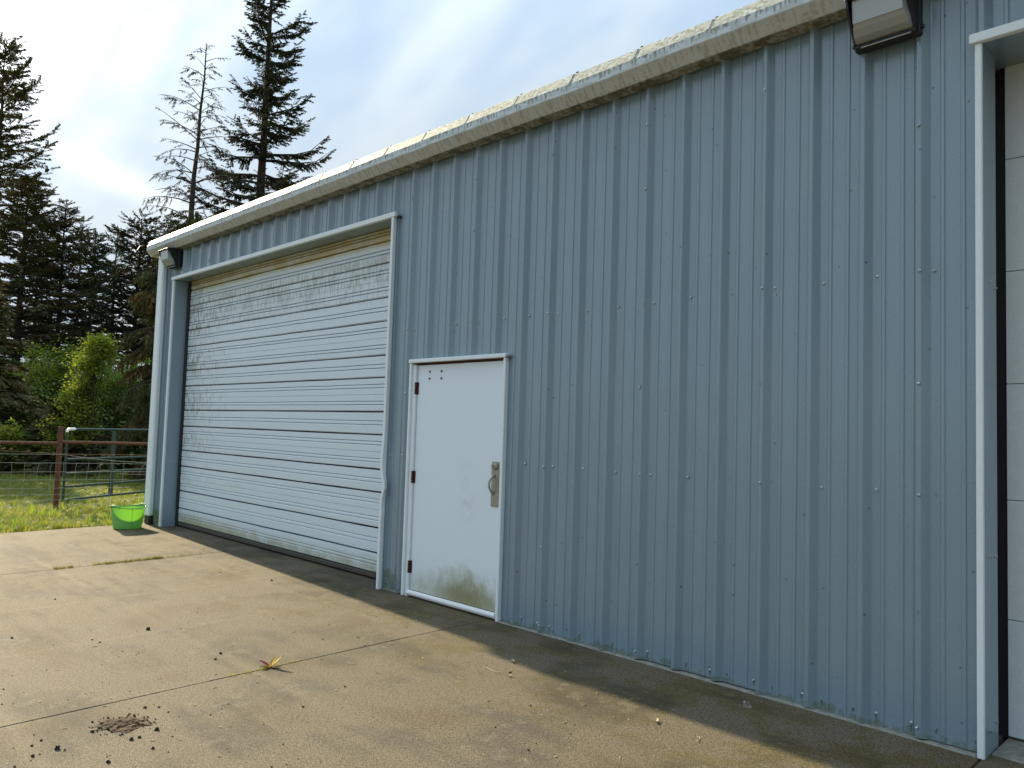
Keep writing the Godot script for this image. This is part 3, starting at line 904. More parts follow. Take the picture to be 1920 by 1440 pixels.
func build_lamp(x: float, label: String) -> void:
	var o := thing("wall_light", label, "wall light", Vector3(x, 3.80, 0.034), "wall lights under the eave of the shed")
	var w := 0.165
	# housing: back box, sloping cheeks and top visor
	var b := MB.new()
	b.box(Vector3(-w - 0.012, 0.01, 0.0), Vector3(w + 0.012, 0.285, 0.05), 0.006)
	for s in [-1.0, 1.0]:
		var xa: float = s * w - (0.012 if s > 0 else 0.0)
		var xb := xa + 0.012
		var pr := [Vector2(0.05, 0.012), Vector2(0.092, 0.030), Vector2(0.205, 0.200), Vector2(0.215, 0.255), Vector2(0.05, 0.285)]
		if s > 0: pr = [Vector2(0.05, 0.012), Vector2(0.085, 0.028), Vector2(0.115, 0.10), Vector2(0.200, 0.235), Vector2(0.215, 0.255), Vector2(0.05, 0.285)]
		for j in range(1, pr.size() - 1):
			b.tri(Vector3(xb, pr[0].y, pr[0].x), Vector3(xb, pr[j].y, pr[j].x), Vector3(xb, pr[j + 1].y, pr[j + 1].x))
			b.tri(Vector3(xa, pr[0].y, pr[0].x), Vector3(xa, pr[j + 1].y, pr[j + 1].x), Vector3(xa, pr[j].y, pr[j].x))
		for j in pr.size():
			var q: Vector2 = pr[j]
			var r: Vector2 = pr[(j + 1) % pr.size()]
			b.quad(Vector3(xa, q.y, q.x), Vector3(xa, r.y, r.x), Vector3(xb, r.y, r.x), Vector3(xb, q.y, q.x))
	var hs := part(o, "housing", b.mesh(), M.lamp)
	var vb := MB.new()
	vb.box(Vector3(-w - 0.004, -0.008, 0.0), Vector3(w + 0.004, 0.006, 0.178), 0.003, Transform3D(Basis(Vector3.RIGHT, 0.18), Vector3(0, 0.283, 0.045)))
	vb.box(Vector3(-w, 0.012, 0.05), Vector3(w, 0.030, 0.088), 0.004)
	part(o, "visor", vb.mesh(), M.lamp)
	part(o, "clip_rail", boxm(Vector3(-w + 0.04, 0.004, 0.088), Vector3(w - 0.02, 0.012, 0.094), 0.002), M.steel)
	for s in [-1.0, 1.0]:
		part(o, "clip_screw", boxm(Vector3(s * (w + 0.02) - 0.008, 0.04, 0.02), Vector3(s * (w + 0.02) + 0.008, 0.062, 0.045), 0.004), M.lamp)
	# moulded glass: a front face, a rounded lower slope and end facets
	var g := MB.new()
	var pr2 := [Vector2(0.055, 0.032), Vector2(0.098, 0.036), Vector2(0.135, 0.052), Vector2(0.168, 0.085), Vector2(0.186, 0.112), Vector2(0.200, 0.232), Vector2(0.196, 0.246), Vector2(0.06, 0.262)]
	var ga := -w + 0.014
	var ge := w - 0.014
	var inset := [0.0, 0.0, 0.004, 0.012, 0.02, 0.02, 0.014, 0.0]
	for j in pr2.size() - 1:
		var q: Vector2 = pr2[j]
		var r: Vector2 = pr2[j + 1]
		var iq: float = inset[j]
		var ir: float = inset[j + 1]
		g.quad(Vector3(ga + iq, q.y, q.x), Vector3(ge - iq, q.y, q.x), Vector3(ge - ir, r.y, r.x), Vector3(ga + ir, r.y, r.x))
		for s in [0, 1]:
			var e0: float = ga + iq if s == 0 else ge - iq
			var e1: float = ga + ir if s == 0 else ge - ir
			var ctr := Vector3(ga if s == 0 else ge, 0.15, 0.06)
			if s == 0: g.tri(ctr, Vector3(e0, q.y, q.x), Vector3(e1, r.y, r.x))
			else: g.tri(ctr, Vector3(e1, r.y, r.x), Vector3(e0, q.y, q.x))
	var gl := part(o, "glass_cover", g.mesh(), M.glass)
	# raised ribs where the facets of the glass meet
	var rb := MB.new()
	rb.tube(PackedVector3Array([Vector3(ga + 0.02, 0.112, 0.1865), Vector3(ge - 0.02, 0.112, 0.1865)]), PackedFloat32Array([0.003, 0.003]), 6)
	rb.tube(PackedVector3Array([Vector3(ga + 0.02, 0.112, 0.1865), Vector3(ga + 0.02, 0.235, 0.2005)]), PackedFloat32Array([0.003, 0.003]), 6)
	rb.tube(PackedVector3Array([Vector3(ge - 0.02, 0.112, 0.1865), Vector3(ge - 0.02, 0.235, 0.2005)]), PackedFloat32Array([0.003, 0.003]), 6)
	part(gl, "glass_rib", rb.mesh(), M.glass)

# ---------------------------------------------------------------- ground
func gy(x: float, z: float) -> float:   # lie of the land beyond the slab
	var d := maxf(0.0, -11.0 - x)
	return -0.05 + SLOPE * clampf(z, -8.0, 8.0) * clampf(1.0 - d * 0.1, 0.0, 1.0) - 0.035 * minf(d, 4.0) * 0.8 - 0.004 * maxf(0.0, d - 4.0)

func build_ground() -> void:
	var b := MB.new()
	var xs := [-700.0, -200.0, -90.0, -60.0, -45.0, -35.0, -28.0, -22.0, -18.0, -16.0, -15.0, -14.0, -13.0, -12.0, -11.0, -10.5, 0.0, 12.0, 60.0, 700.0]
	var zs := [-700.0, -150.0, -60.0, -30.0, -15.0, -8.0, -4.0, -2.0, 0.0, 2.0, 4.0, 6.0, 8.0, 15.0, 60.0, 700.0]
	for i in xs.size() - 1:
		for j in zs.size() - 1:
			var f := func(x: float, z: float) -> Vector3: return Vector3(x, (gy(x, z) if x <= -11.0 else gy(-11.0, z) - 0.06), z)
			b.quad(f.call(xs[i], zs[j + 1]), f.call(xs[i + 1], zs[j + 1]), f.call(xs[i + 1], zs[j]), f.call(xs[i], zs[j]))
	var g := part(self, "ground", b.mesh(), M.lawn)
	tag(g, "rough grass and bare soil around the shed", "", "", "structure")
	# slabs of the apron; their tops fall away from the wall
	var ap := Node3D.new()
	put(self, ap, "concrete_apron")
	tag(ap, "stained concrete apron with joints in front of the shed", "", "", "structure")
	var cuts := [-10.86, -7.74, -3.305, 0.302, 9.0]
	for i in 4:
		for row in [[-0.62 if i != 3 else -0.05, 7.2], [7.21, 16.0]]:
			var x0: float = cuts[i] + 0.004
			var x1: float = cuts[i + 1] - 0.004
			var sb := MB.new()
			var bev := 0.004
			var nz := 26
			var top := func(x: float, z: float, dn: float) -> Vector3: return Vector3(x, SLOPE * z - dn, z)
			var je := noise(300 + i, 1.6, 4)
			for k in nz:
				var za := lerpf(row[0], row[1], float(k) / nz)
				var zb := lerpf(row[0], row[1], float(k + 1) / nz)
				var xla: float = x0 + je.get_noise_2d(za * 4.0, 0.0) * 0.004
				var xlb: float = x0 + je.get_noise_2d(zb * 4.0, 0.0) * 0.004
				var xra: float = x1 + je.get_noise_2d(za * 4.0, 9.0) * 0.004
				var xrb: float = x1 + je.get_noise_2d(zb * 4.0, 9.0) * 0.004
				if i == 0:
					xla += je.get_noise_2d(za * 2.5, 30.0) * 0.05; xlb += je.get_noise_2d(zb * 2.5, 30.0) * 0.05
				sb.quad(top.call(xla + bev, zb, 0.0), top.call(xra - bev, zb, 0.0), top.call(xra - bev, za, 0.0), top.call(xla + bev, za, 0.0))
				sb.quad(top.call(xla, zb, bev), top.call(xla + bev, zb, 0.0), top.call(xla + bev, za, 0.0), top.call(xla, za, bev))
				sb.quad(top.call(xra - bev, zb, 0.0), top.call(xra, zb, bev), top.call(xra, za, bev), top.call(xra - bev, za, 0.0))
				sb.quad(top.call(xla, zb, bev), top.call(xla, za, bev), top.call(xla, za, 0.14), top.call(xla, zb, 0.14))
				sb.quad(top.call(xra, za, bev), top.call(xra, zb, bev), top.call(xra, zb, 0.14), top.call(xra, za, 0.14))
			for zz in [row[0], row[1]]:
				sb.quad(top.call(x0, zz, 0.14), top.call(x1, zz, 0.14), top.call(x1, zz, 0.0), top.call(x0, zz, 0.0))
			for k in sb.v.size():
				sb.u[k] = Vector2(sb.v[k].x, sb.v[k].z) / 1.35
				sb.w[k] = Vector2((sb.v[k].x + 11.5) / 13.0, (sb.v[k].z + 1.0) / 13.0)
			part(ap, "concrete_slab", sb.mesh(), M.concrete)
	part(ap, "joint_filler", boxm(Vector3(-7.75, -0.4, -0.5), Vector3(-7.73, -0.20, 12.0), 0.0), M.clod)
	# pale threshold under the sectional door
	var tb := MB.new()
	tb.box(Vector3(0.324, -0.12, -0.75), Vector3(4.4, 0.008, -0.056), 0.006)
	part(ap, "door_threshold", tb.mesh(), M.pale_concrete)
	# concrete footing edge that shows under the sheets
	var fb := MB.new()
	fb.box(Vector3(-10.8, -0.1, -0.05), Vector3(-10.34, 0.007, 0.018), 0.003)
	fb.box(Vector3(-4.82, -0.1, -0.05), Vector3(-4.50, 0.007, 0.018), 0.003)
	fb.box(Vector3(-3.185, -0.1, -0.05), Vector3(0.284, 0.007, 0.044), 0.004)
	part(ap, "footing_edge", fb.mesh(), M.pale_concrete)

func blade_tuft(sd: int, n: int, h: float, spread: float, wide: float) -> ArrayMesh:
	var r := RandomNumberGenerator.new()
	r.seed = sd
	var b := MB.new()
	for i in n:
		var a := r.randf() * TAU
		var d := Vector3(cos(a), 0, sin(a))
		var s := Vector3(-d.z, 0, d.x)
		var p := Vector3(r.randf_range(-1, 1), 0, r.randf_range(-1, 1)) * spread * 0.4
		var hh := h * r.randf_range(0.5, 1.0)
		var ln := spread * r.randf_range(0.2, 1.0)
		var w := wide * r.randf_range(0.7, 1.2)
		b.col = Color(1, 1, 1) * r.randf_range(0.75, 1.1)
		var m := p + d * ln * 0.35 + Vector3.UP * hh * 0.65
		var t := p + d * ln + Vector3.UP * hh
		b.quad(p - s * w * 0.5, p + s * w * 0.5, m + s * w * 0.4, m - s * w * 0.4)
		b.tri(m - s * w * 0.4, m + s * w * 0.4, t)
	return b.mesh()

func scatter(called: String, mesh: Mesh, mt: Material, xf: Array, cols: Array, par: Node = self) -> MultiMeshInstance3D:
	var mm := MultiMesh.new()
	mm.transform_format = MultiMesh.TRANSFORM_3D
	mm.use_colors = true
	mm.mesh = mesh
	mm.instance_count = xf.size()
	for i in xf.size():
		mm.set_instance_transform(i, xf[i])
		mm.set_instance_color(i, cols[i])
	var o := MultiMeshInstance3D.new()
	o.multimesh = mm
	o.material_override = mt
	put(par, o, called)
	o.set_meta("kind", "stuff")
	return o

func build_grass() -> void:
	var pn := noise(401, 0.22, 3)
	var xf := []
	var cl := []
	var far_x := []
	var far_c := []
	for i in 46000:
		# denser near the slab
		var t := rng.randf()
		var x := -10.9 - pow(t, 1.7) * 22.0
		var z := rng.randf_range(-7.0, 6.5) - (-10.9 - x) * 0.12
		if x > -10.93 - 0.12 * rng.randf(): continue
		var v := pn.get_noise_2d(x * 3.0, z * 3.0)
		if x > -13.6 and v < -0.12 and rng.randf() < 0.75: continue
		var s := rng.randf_range(0.55, 1.15) * (1.0 + 0.5 * maxf(v, 0.0))
		if x < -14.5: s *= 0.75
		var c := Color(0.16, 0.225, 0.032).lerp(Color(0.32, 0.33, 0.09), rng.randf())
		if rng.randf() < 0.16 and x > -14.5: c = Color(0.42, 0.36, 0.19)
		var tr := Transform3D(Basis(Vector3.UP, rng.randf() * TAU).scaled(Vector3(s, s * rng.randf_range(0.7, 1.2), s)), Vector3(x, gy(x, z) - 0.005, z))
		if x > -17.0: xf.append(tr); cl.append(c)
		else: far_x.append(tr); far_c.append(c)
	tag(scatter("grass", blade_tuft(1, 9, 0.115, 0.10, 0.009), M.blade, xf, cl), "sunlit rough grass with dry stalks along the edge of the apron", "grass", "", "stuff")
	tag(scatter("grass", blade_tuft(2, 12, 0.13, 0.17, 0.016), M.blade, far_x, far_c), "mown paddock grass beyond the wire fence", "grass", "", "stuff")
	# taller clumps by the slab and the fence
	var tx := []
	var tc := []
	for i in 300:
		var x := rng.randf_range(-14.2, -10.95)
		var z := rng.randf_range(-1.5, 4.5)
		if pn.get_noise_2d(x * 5.0 + 30.0, z * 5.0) < 0.02: continue
		var s := rng.randf_range(0.6, 1.15)
		tx.append(Transform3D(Basis(Vector3.UP, rng.randf() * TAU).scaled(Vector3(s, s, s)), Vector3(x, gy(x, z), z)))
		tc.append(Color(0.17, 0.29, 0.035).lerp(Color(0.33, 0.38, 0.07), rng.randf()))
	tag(scatter("tall_grass", blade_tuft(3, 14, 0.26, 0.17, 0.012), M.blade, tx, tc), "taller grass clumps between the fence and the apron", "grass", "", "stuff")
	# dead leaves and litter in the bare patches
	var lx := []
	var lc := []
	for i in 700:
		var x := rng.randf_range(-13.4, -10.95)
		var z := rng.randf_range(-2.0, 5.0)
		var s := rng.randf_range(0.5, 1.3)
		lx.append(Transform3D(Basis.from_euler(Vector3(rng.randf_range(-0.6, 0.6), rng.randf() * TAU, rng.randf_range(-0.6, 0.6))).scaled(Vector3(s, s, s)), Vector3(x, gy(x, z) + 0.012, z)))
		lc.append(Color(0.22, 0.15, 0.09).lerp(Color(0.42, 0.34, 0.22), rng.randf()))
	var lb := MB.new()
	lb.quad(Vector3(-0.022, 0, 0), Vector3(0, -0.004, 0.012), Vector3(0.024, 0.004, 0), Vector3(0, 0.003, -0.012))
	tag(scatter("leaf_litter", lb.mesh(), M.blade, lx, lc), "dry brown leaf litter in the thin grass by the apron", "leaf litter", "", "stuff")
	# grass rooted in the far joint of the apron
	var jx := []
	var jc := []
	for i in 420:
		var z := 0.25 + rng.randf() * 1.85
		if pn.get_noise_2d(z * 9.0, 70.0) < -0.10 and rng.randf() < 0.85: continue
		var s := rng.randf_range(0.25, 0.75)
		if z < 0.55: s *= 0.6
		jx.append(Transform3D(Basis(Vector3.UP, rng.randf() * TAU).scaled(Vector3(s, s, s)), Vector3(-7.74 + rng.randf_range(-0.014, 0.014), SLOPE * z - 0.006, z)))
		jc.append(Color(0.17, 0.17, 0.04).lerp(Color(0.30, 0.26, 0.10), rng.randf()))
	tag(scatter("joint_grass", blade_tuft(4, 6, 0.075, 0.06, 0.006), M.blade, jx, jc), "low yellow green grass growing in the far joint of the apron", "grass", "", "stuff")

# ---------------------------------------------------------------- trees
func leaf(b: MB, p: Vector3, d: Vector3, s: Vector3, ln: float, wd: float) -> void:
	var i := b.v.size()
	var nn := d.cross(s).normalized()
	var q := [p, p + d * ln * 0.45 + s * wd * 0.5, p + d * ln, p + d * ln * 0.45 - s * wd * 0.5]
	for k in 4:
		b.v.append(q[k]); b.n.append(nn); b.c.append(b.col); b.u.append(Vector2.ZERO); b.w.append(Vector2.ZERO)
	b.ix.append_array(PackedInt32Array([i, i + 1, i + 2, i, i + 2, i + 3]))

func on_trunk(tr: Array, h: float) -> Vector3:
	for i in tr.size() - 1:
		if h <= tr[i + 1].y: return tr[i].lerp(tr[i + 1], (h - tr[i].y) / (tr[i + 1].y - tr[i].y))
	return tr[tr.size() - 1]

func conifer(o: Node3D, sd: int, p: Dictionary) -> void:
	# p: h, r, bare, wide (Curve-like array of [height share, half width]), step, per, rise, sag, twig, leaf, lw, fill, hang, tip, cols, lean
	var r := RandomNumberGenerator.new()
	r.seed = sd
	var h: float = p.h
	var lean: Vector3 = p.get("lean", Vector3.ZERO)
	var tr := []
	var rad := PackedFloat32Array()
	for i in 13:
		var t := i / 12.0
		tr.append(Vector3(0, h * t, 0) + lean * t * t + Vector3(r.randf_range(-1, 1), 0, r.randf_range(-1, 1)) * 0.05)
		rad.append(lerpf(p.r, 0.02, pow(t, 0.85)))
	var tb := MB.new()
	tb.tube(PackedVector3Array(tr), rad, 9)
	part(o, "trunk", tb.mesh(), M.bark)
	var lb := MB.new()
	var xfs := []
	var cls := []
	var wide: Array = p.wide
	var width := func(t: float) -> float:
		for i in wide.size() - 1:
			if t <= wide[i + 1][0]: return lerpf(wide[i][1], wide[i + 1][1], (t - wide[i][0]) / (wide[i + 1][0] - wide[i][0]))
		return wide[wide.size() - 1][1]
	var y: float = p.bare
	var cols: Array = p.cols
	var az := r.randf() * TAU
	while y < h - 0.15:
		var t := y / h
		for k in int(p.per):
			az += 2.4 + r.randf_range(-0.5, 0.5)
			var yy: float = y + r.randf_range(-0.5, 0.5) * p.step
			if yy > h - 0.05: continue
			var ln: float = width.call(t) * lerpf(p.get("short", 0.45), 1.15, r.randf())
			if ln < 0.12: ln = 0.12
			var d := Vector3(cos(az), 0, sin(az))
			var sd2 := Vector3(-d.z, 0, d.x)
			var base := on_trunk(tr, yy)
			var rise: float = lerpf(p.rise, 0.75, pow(t, 2.2)) + r.randf_range(-0.12, 0.12)
			var sag: float = p.sag * r.randf_range(0.7, 1.3) * (1.0 - t * 0.6)
			var crook := r.randf_range(-0.16, 0.16)
			var at := func(s: float) -> Vector3:
				var q: float = s / ln
				return base + d * s * (1.0 - 0.12 * q) + sd2 * crook * s * q + Vector3.UP * (s * rise - sag * s * q + p.tip * s * q * q * q)
			var pts := PackedVector3Array()
			var rr := PackedFloat32Array()
			var br: float = clampf(0.016 + ln * 0.011, 0.014, 0.07) * p.get("limb", 1.0)
			for q in 5:
				pts.append(at.call(ln * q / 4.0)); rr.append(lerpf(br, 0.006, q / 4.0))
			lb.tube(pts, rr, 4, false)
			# sprays of needles along the limb
			var s: float = ln * p.get("naked", 0.12) + 0.08
			var bc: Color = cols[r.randi() % cols.size()]
			while s <= ln + 0.05:
				var q := s / ln
				var pos: Vector3 = at.call(s)
				var fwd: Vector3 = (at.call(minf(s + 0.1, ln + 0.1)) - at.call(s - 0.1)).normalized()
				for side in [-1.0, 1.0]:
					if r.randf() > p.fill: continue
					var tl: float = p.twig * r.randf_range(0.55, 1.15) * (0.45 + 0.55 * sin(PI * clampf(0.15 + q * 0.75, 0, 1)))
					var td: Vector3 = (fwd * r.randf_range(0.5, 1.0) + sd2 * side * r.randf_range(0.35, 0.9) + Vector3.UP * (r.randf_range(-0.25, 0.22) - p.hang * r.randf_range(0.2, 0.8))).normalized()
					var zz := td.cross(Vector3.UP + sd2 * r.randf_range(-0.6, 0.6)).normalized()
					xfs.append(Transform3D(Basis(td * tl, zz.cross(td) * tl, zz * tl), pos))
					var cc := bc * r.randf_range(0.65, 1.3)
					cls.append(Color(cc.r, cc.g, cc.b))
				s += p.get("gap", 0.2) * r.randf_range(0.7, 1.3)
		y += p.step * r.randf_range(0.75, 1.25)
	part(o, "branches", lb.mesh(), M.bark).set_meta("kind", "stuff")
	scatter("crown", spray(sd, p.get("droop", 0.0), p.get("needles", 15), p.get("lw", 0.10)), M.needle, xfs, cls, o)

func spray(sd: int, droop: float, n: int, wd: float) -> ArrayMesh:
	# a flat fan of needle-clad twigs, one unit long along x
	var r := RandomNumberGenerator.new()
	r.seed = sd * 31 + 5
	var b := MB.new()
	for k in n:
		var t := (k + 0.5) / n
		for side in [-1.0, 1.0]:
			b.col = Color(1, 1, 1) * r.randf_range(0.7, 1.25)
			var d := Vector3(r.randf_range(0.4, 0.9), r.randf_range(-0.35, 0.3) - droop * r.randf_range(0.6, 1.6), side * r.randf_range(0.35, 0.9)).normalized()
			var w := d.cross(Vector3(r.randf_range(-0.8, 0.8), 1.0, r.randf_range(-0.8, 0.8))).normalized()
			var ln := (0.34 - 0.16 * t) * r.randf_range(0.7, 1.3)
			leaf(b, Vector3(t + r.randf_range(-0.04, 0.04), -droop * 0.22 * t * t, 0), d, w, ln, wd * r.randf_range(0.7, 1.3))
	b.col = Color(0.8, 0.75, 0.7)
	leaf(b, Vector3.ZERO, Vector3(1, -droop * 0.2, 0), Vector3(0, 0, 1), 1.0, 0.03)
	leaf(b, Vector3.ZERO, Vector3(1, -droop * 0.2, 0), Vector3(0, 1, 0), 1.0, 0.03)
	return b.mesh()

func broadleaf(o: Node3D, sd: int, lobes: Array, n_clump: int, per: int, ls: float, cols: Array, stem := true) -> void:
	# lobes: [centre, radii] in metres above the base
	var r := RandomNumberGenerator.new()
	r.seed = sd
	var fb := MB.new()
	var lb := MB.new()
	var tb := MB.new()
	tb.tube(PackedVector3Array([Vector3(0, -0.1, 0), Vector3(0.04, 0.5, 0.02), Vector3(-0.03, 1.1, 0.05)]), PackedFloat32Array([0.07, 0.055, 0.035]), 7)
	for i in n_clump:
		var lo: Array = lobes[i % lobes.size()]
		var q := Vector3(r.randfn(0, 1), r.randfn(0, 1), r.randfn(0, 1)).normalized() * pow(r.randf(), 0.45)
		var ce: Vector3 = lo[0] + q * lo[1]
		if ce.y < 0.1: ce.y = 0.1 + r.randf() * 0.3
		if i % 3 == 0 and stem:
			var s := Vector3(r.randf_range(-0.2, 0.2), 0.1, r.randf_range(-0.2, 0.2))
			var mid := s.lerp(ce, 0.5) + Vector3(r.randf_range(-0.15, 0.15), 0.2, r.randf_range(-0.15, 0.15))
			lb.tube(PackedVector3Array([s, mid, ce]), PackedFloat32Array([0.022, 0.014, 0.005]), 4, false)
		var cr := r.randf_range(0.16, 0.36)
		var bc: Color = cols[r.randi() % cols.size()]
		for k in per:
			var e := ce + Vector3(r.randfn(0, 1), r.randfn(0, 0.7), r.randfn(0, 1)) * cr * 0.6
			var d := Vector3(r.randf_range(-1, 1), r.randf_range(-0.6, 0.5), r.randf_range(-1, 1)).normalized()
			var nn := Vector3(r.randf_range(-0.7, 0.7), 1.0, r.randf_range(-0.7, 0.7))
			fb.col = bc * r.randf_range(0.7, 1.3)
			leaf(fb, e, d, d.cross(nn).normalized(), ls * r.randf_range(0.7, 1.3), ls * 0.62 * r.randf_range(0.7, 1.2))
	part(o, "trunk", tb.mesh(), M.bark)
	if stem: part(o, "branches", lb.mesh(), M.bark).set_meta("kind", "stuff")
	part(o, "crown", fb.mesh(), M.leaf)

func place(az: float, dist: float) -> Vector3:   # bearing and distance from the standpoint of the survey
	var x := 1.4844 + dist * sin(deg_to_rad(az))
	var z := 4.5726 - dist * cos(deg_to_rad(az))
	return Vector3(x, gy(x, z) - 0.05, z)

func build_trees() -> void:
	var dark := [Color(0.045, 0.060, 0.034), Color(0.060, 0.070, 0.038), Color(0.070, 0.070, 0.040), Color(0.040, 0.052, 0.036)]
	var olive := [Color(0.105, 0.110, 0.048), Color(0.130, 0.118, 0.055), Color(0.085, 0.095, 0.046), Color(0.140, 0.115, 0.060)]
	var blue := [Color(0.060, 0.085, 0.066), Color(0.075, 0.096, 0.070), Color(0.068, 0.082, 0.056)]
	var g := "conifers beyond the paddock"
	var t := thing("fir_tree", "tall ragged dark fir rising above the roof, cut off by the top of the picture", "tree", place(-63.75, 40), g)
	conifer(t, 1, {"h": 26.5, "r": 0.44, "bare": 7.0, "short": 0.22, "wide": [[0.0, 2.6], [0.40, 3.6], [0.53, 4.1], [0.62, 3.0], [0.72, 2.8], [0.85, 1.7], [0.95, 0.9], [1.0, 0.1]], "step": 0.60, "per": 4, "rise": -0.02, "sag": 0.24, "tip": 0.34,
		"twig": 0.72, "fill": 0.86, "hang": 0.45, "gap": 0.18, "cols": dark, "naked": 0.08, "limb": 1.4, "droop": 0.4})
	t = thing("bare_fir_tree", "thin half bare fir with drooping lichen grey branches left of the big fir", "tree", place(-68.4, 38), g)
	conifer(t, 2, {"h": 19.0, "r": 0.30, "bare": 8.2, "short": 0.35, "wide": [[0.0, 2.6], [0.50, 2.7], [0.75, 2.7], [0.86, 1.6], [0.93, 1.0], [1.0, 0.2]], "step": 0.48, "per": 4, "rise": 0.16, "sag": 0.52, "tip": 0.0,
		"twig": 0.60, "fill": 0.42, "needles": 8, "lw": 0.06, "droop": 1.0, "hang": 0.8, "gap": 0.20, "cols": [Color(0.06, 0.06, 0.042), Color(0.085, 0.08, 0.055), Color(0.10, 0.075, 0.055)], "naked": 0.22, "limb": 0.75, "lean": Vector3(0.45, 0, -0.25)})
	t = thing("fir_tree", "tall fir at the left edge of the picture, layered boughs against the bright sky", "tree", place(-79.3, 62), g)
	conifer(t, 3, {"h": 26.6, "r": 0.44, "bare": 6.0, "short": 0.4, "wide": [[0.0, 4.4], [0.50, 5.3], [0.64, 4.4], [0.74, 3.4], [0.85, 2.7], [0.94, 1.6], [1.0, 0.25]], "step": 0.62, "per": 4, "rise": 0.05, "sag": 0.22, "tip": 0.16,
		"twig": 1.0, "fill": 0.8, "hang": 0.25, "gap": 0.24, "cols": olive, "naked": 0.16, "limb": 1.3, "lean": Vector3(0.3, 0, 0.2)})
	t = thing("fir_tree", "broad olive dark conifer at the left edge below the tall fir", "tree", place(-77.7, 46), g)
	conifer(t, 4, {"h": 13.6, "r": 0.30, "bare": 1.5, "wide": [[0.0, 3.6], [0.25, 4.4], [0.5, 3.8], [0.75, 2.6], [0.92, 1.2], [1.0, 0.1]], "step": 0.42, "per": 5, "rise": 0.16, "sag": 0.28, "tip": 0.1,
		"twig": 0.75, "fill": 0.85, "hang": 0.35, "gap": 0.22, "cols": olive, "naked": 0.15})
	t = thing("fir_tree", "pointed green fir between the broad conifer and the small gap of sky", "tree", place(-75.6, 50), g)
	conifer(t, 5, {"h": 13.9, "r": 0.24, "bare": 4.6, "wide": [[0.0, 2.8], [0.35, 3.1], [0.6, 2.3], [0.85, 1.05], [1.0, 0.08]], "step": 0.42, "per": 5, "rise": 0.18, "sag": 0.28, "tip": 0.1,
		"twig": 0.75, "fill": 0.9, "hang": 0.28, "gap": 0.24, "cols": dark + olive, "naked": 0.1})
	var shade_fir: Node3D = t
	t = thing("fir_tree", "slender dark fir just left of the notch of sky beside the shed", "tree", place(-73.85, 53), g)
	conifer(t, 6, {"h": 13.2, "r": 0.22, "bare": 6.0, "wide": [[0.0, 2.0], [0.4, 2.3], [0.65, 1.6], [0.85, 0.85], [1.0, 0.06]], "step": 0.42, "per": 5, "rise": 0.15, "sag": 0.26, "tip": 0.1,
		"twig": 0.70, "fill": 0.9, "hang": 0.25, "gap": 0.24, "cols": blue, "naked": 0.1})
	t = thing("fir_tree", "dark fir with several tops behind the far corner of the gutter", "tree", place(-71.2, 45), g)
	conifer(t, 7, {"h": 12.3, "r": 0.25, "bare": 5.0, "wide": [[0.0, 2.6], [0.4, 3.2], [0.65, 2.3], [0.85, 1.35], [0.95, 0.8], [1.0, 0.1]], "step": 0.40, "per": 5, "rise": 0.25, "sag": 0.26, "tip": 0.1,
		"twig": 0.75, "fill": 0.88, "hang": 0.25, "gap": 0.24, "cols": blue + [Color(0.075, 0.055, 0.035)], "naked": 0.12})
	t = thing("fir_tree", "small fir tip showing over the end of the gutter below the half bare fir", "tree", place(-69.55, 49), g)
	conifer(t, 8, {"h": 13.4, "r": 0.22, "bare": 5.0, "wide": [[0.0, 2.3], [0.5, 2.2], [0.8, 1.1], [1.0, 0.08]], "step": 0.42, "per": 5, "rise": 0.2, "sag": 0.26, "tip": 0.1,
		"twig": 0.70, "fill": 0.88, "hang": 0.25, "gap": 0.25, "cols": blue, "naked": 0.12})
	t = thing("drooping_cedar", "olive brown cedar with hanging boughs half hidden by the downspout corner", "tree", place(-67.6, 24.5), g)
	conifer(t, 9, {"h": 7.8, "r": 0.22, "bare": 0.7, "short": 0.55, "wide": [[0.0, 2.0], [0.2, 2.3], [0.5, 2.2], [0.75, 1.5], [0.92, 0.7], [1.0, 0.1]], "step": 0.26, "per": 7, "rise": 0.22, "sag": 0.62, "tip": 0.0,
		"twig": 0.66, "fill": 0.97, "needles": 20, "lw": 0.065, "droop": 1.3, "hang": 0.8, "gap": 0.16, "cols": [Color(0.13, 0.105, 0.040), Color(0.10, 0.098, 0.040), Color(0.15, 0.105, 0.045), Color(0.080, 0.086, 0.036)], "naked": 0.1})
	for q in [[-72.6, 60.0, 15.2, "far fir with a bare lower trunk seen through the gap above the bright shrub"], [-74.6, 62.0, 15.6, "far fir trunk standing behind the pointed green fir"], [-76.9, 60.0, 15.0, "far fir behind the broad olive conifer"], [-70.4, 60.0, 14.8, "far fir behind the corner of the shed, darkest of the row"]]:
		t = thing("far_fir_tree", q[3], "tree", place(q[0], q[1]), g)
		conifer(t, int(q[1] * 7 + q[0] * 3), {"h": q[2], "r": 0.22, "bare": 5.6, "wide": [[0.0, 2.4], [0.4, 2.8], [0.65, 2.1], [0.85, 1.1], [1.0, 0.08]], "step": 0.5, "per": 5, "rise": 0.12, "sag": 0.24, "tip": 0.1,
			"twig": 0.8, "fill": 0.85, "hang": 0.25, "gap": 0.3, "cols": blue, "naked": 0.12})
	# unseen row added beyond the yard on the right: it darkens what faces that way
	var row_no := 0
	for q in [Vector2(16.5, -4.0), Vector2(17.5, 1.0), Vector2(16.5, 6.0), Vector2(18.0, 11.0), Vector2(17.0, 16.0), Vector2(18.5, 21.5)]:
		var cp: Node3D = shade_fir.duplicate()
		put(self, cp, "fir_tree")
		cp.position = Vector3(q.x, -0.1, q.y)
		cp.rotation.y = q.y
		tag(cp, "%s unseen fir counted from the wall in the added shading row right of the yard" % ["first", "second", "third", "fourth", "fifth", "sixth"][row_no], "tree", "added unseen firs to the right of the shed")
		row_no += 1
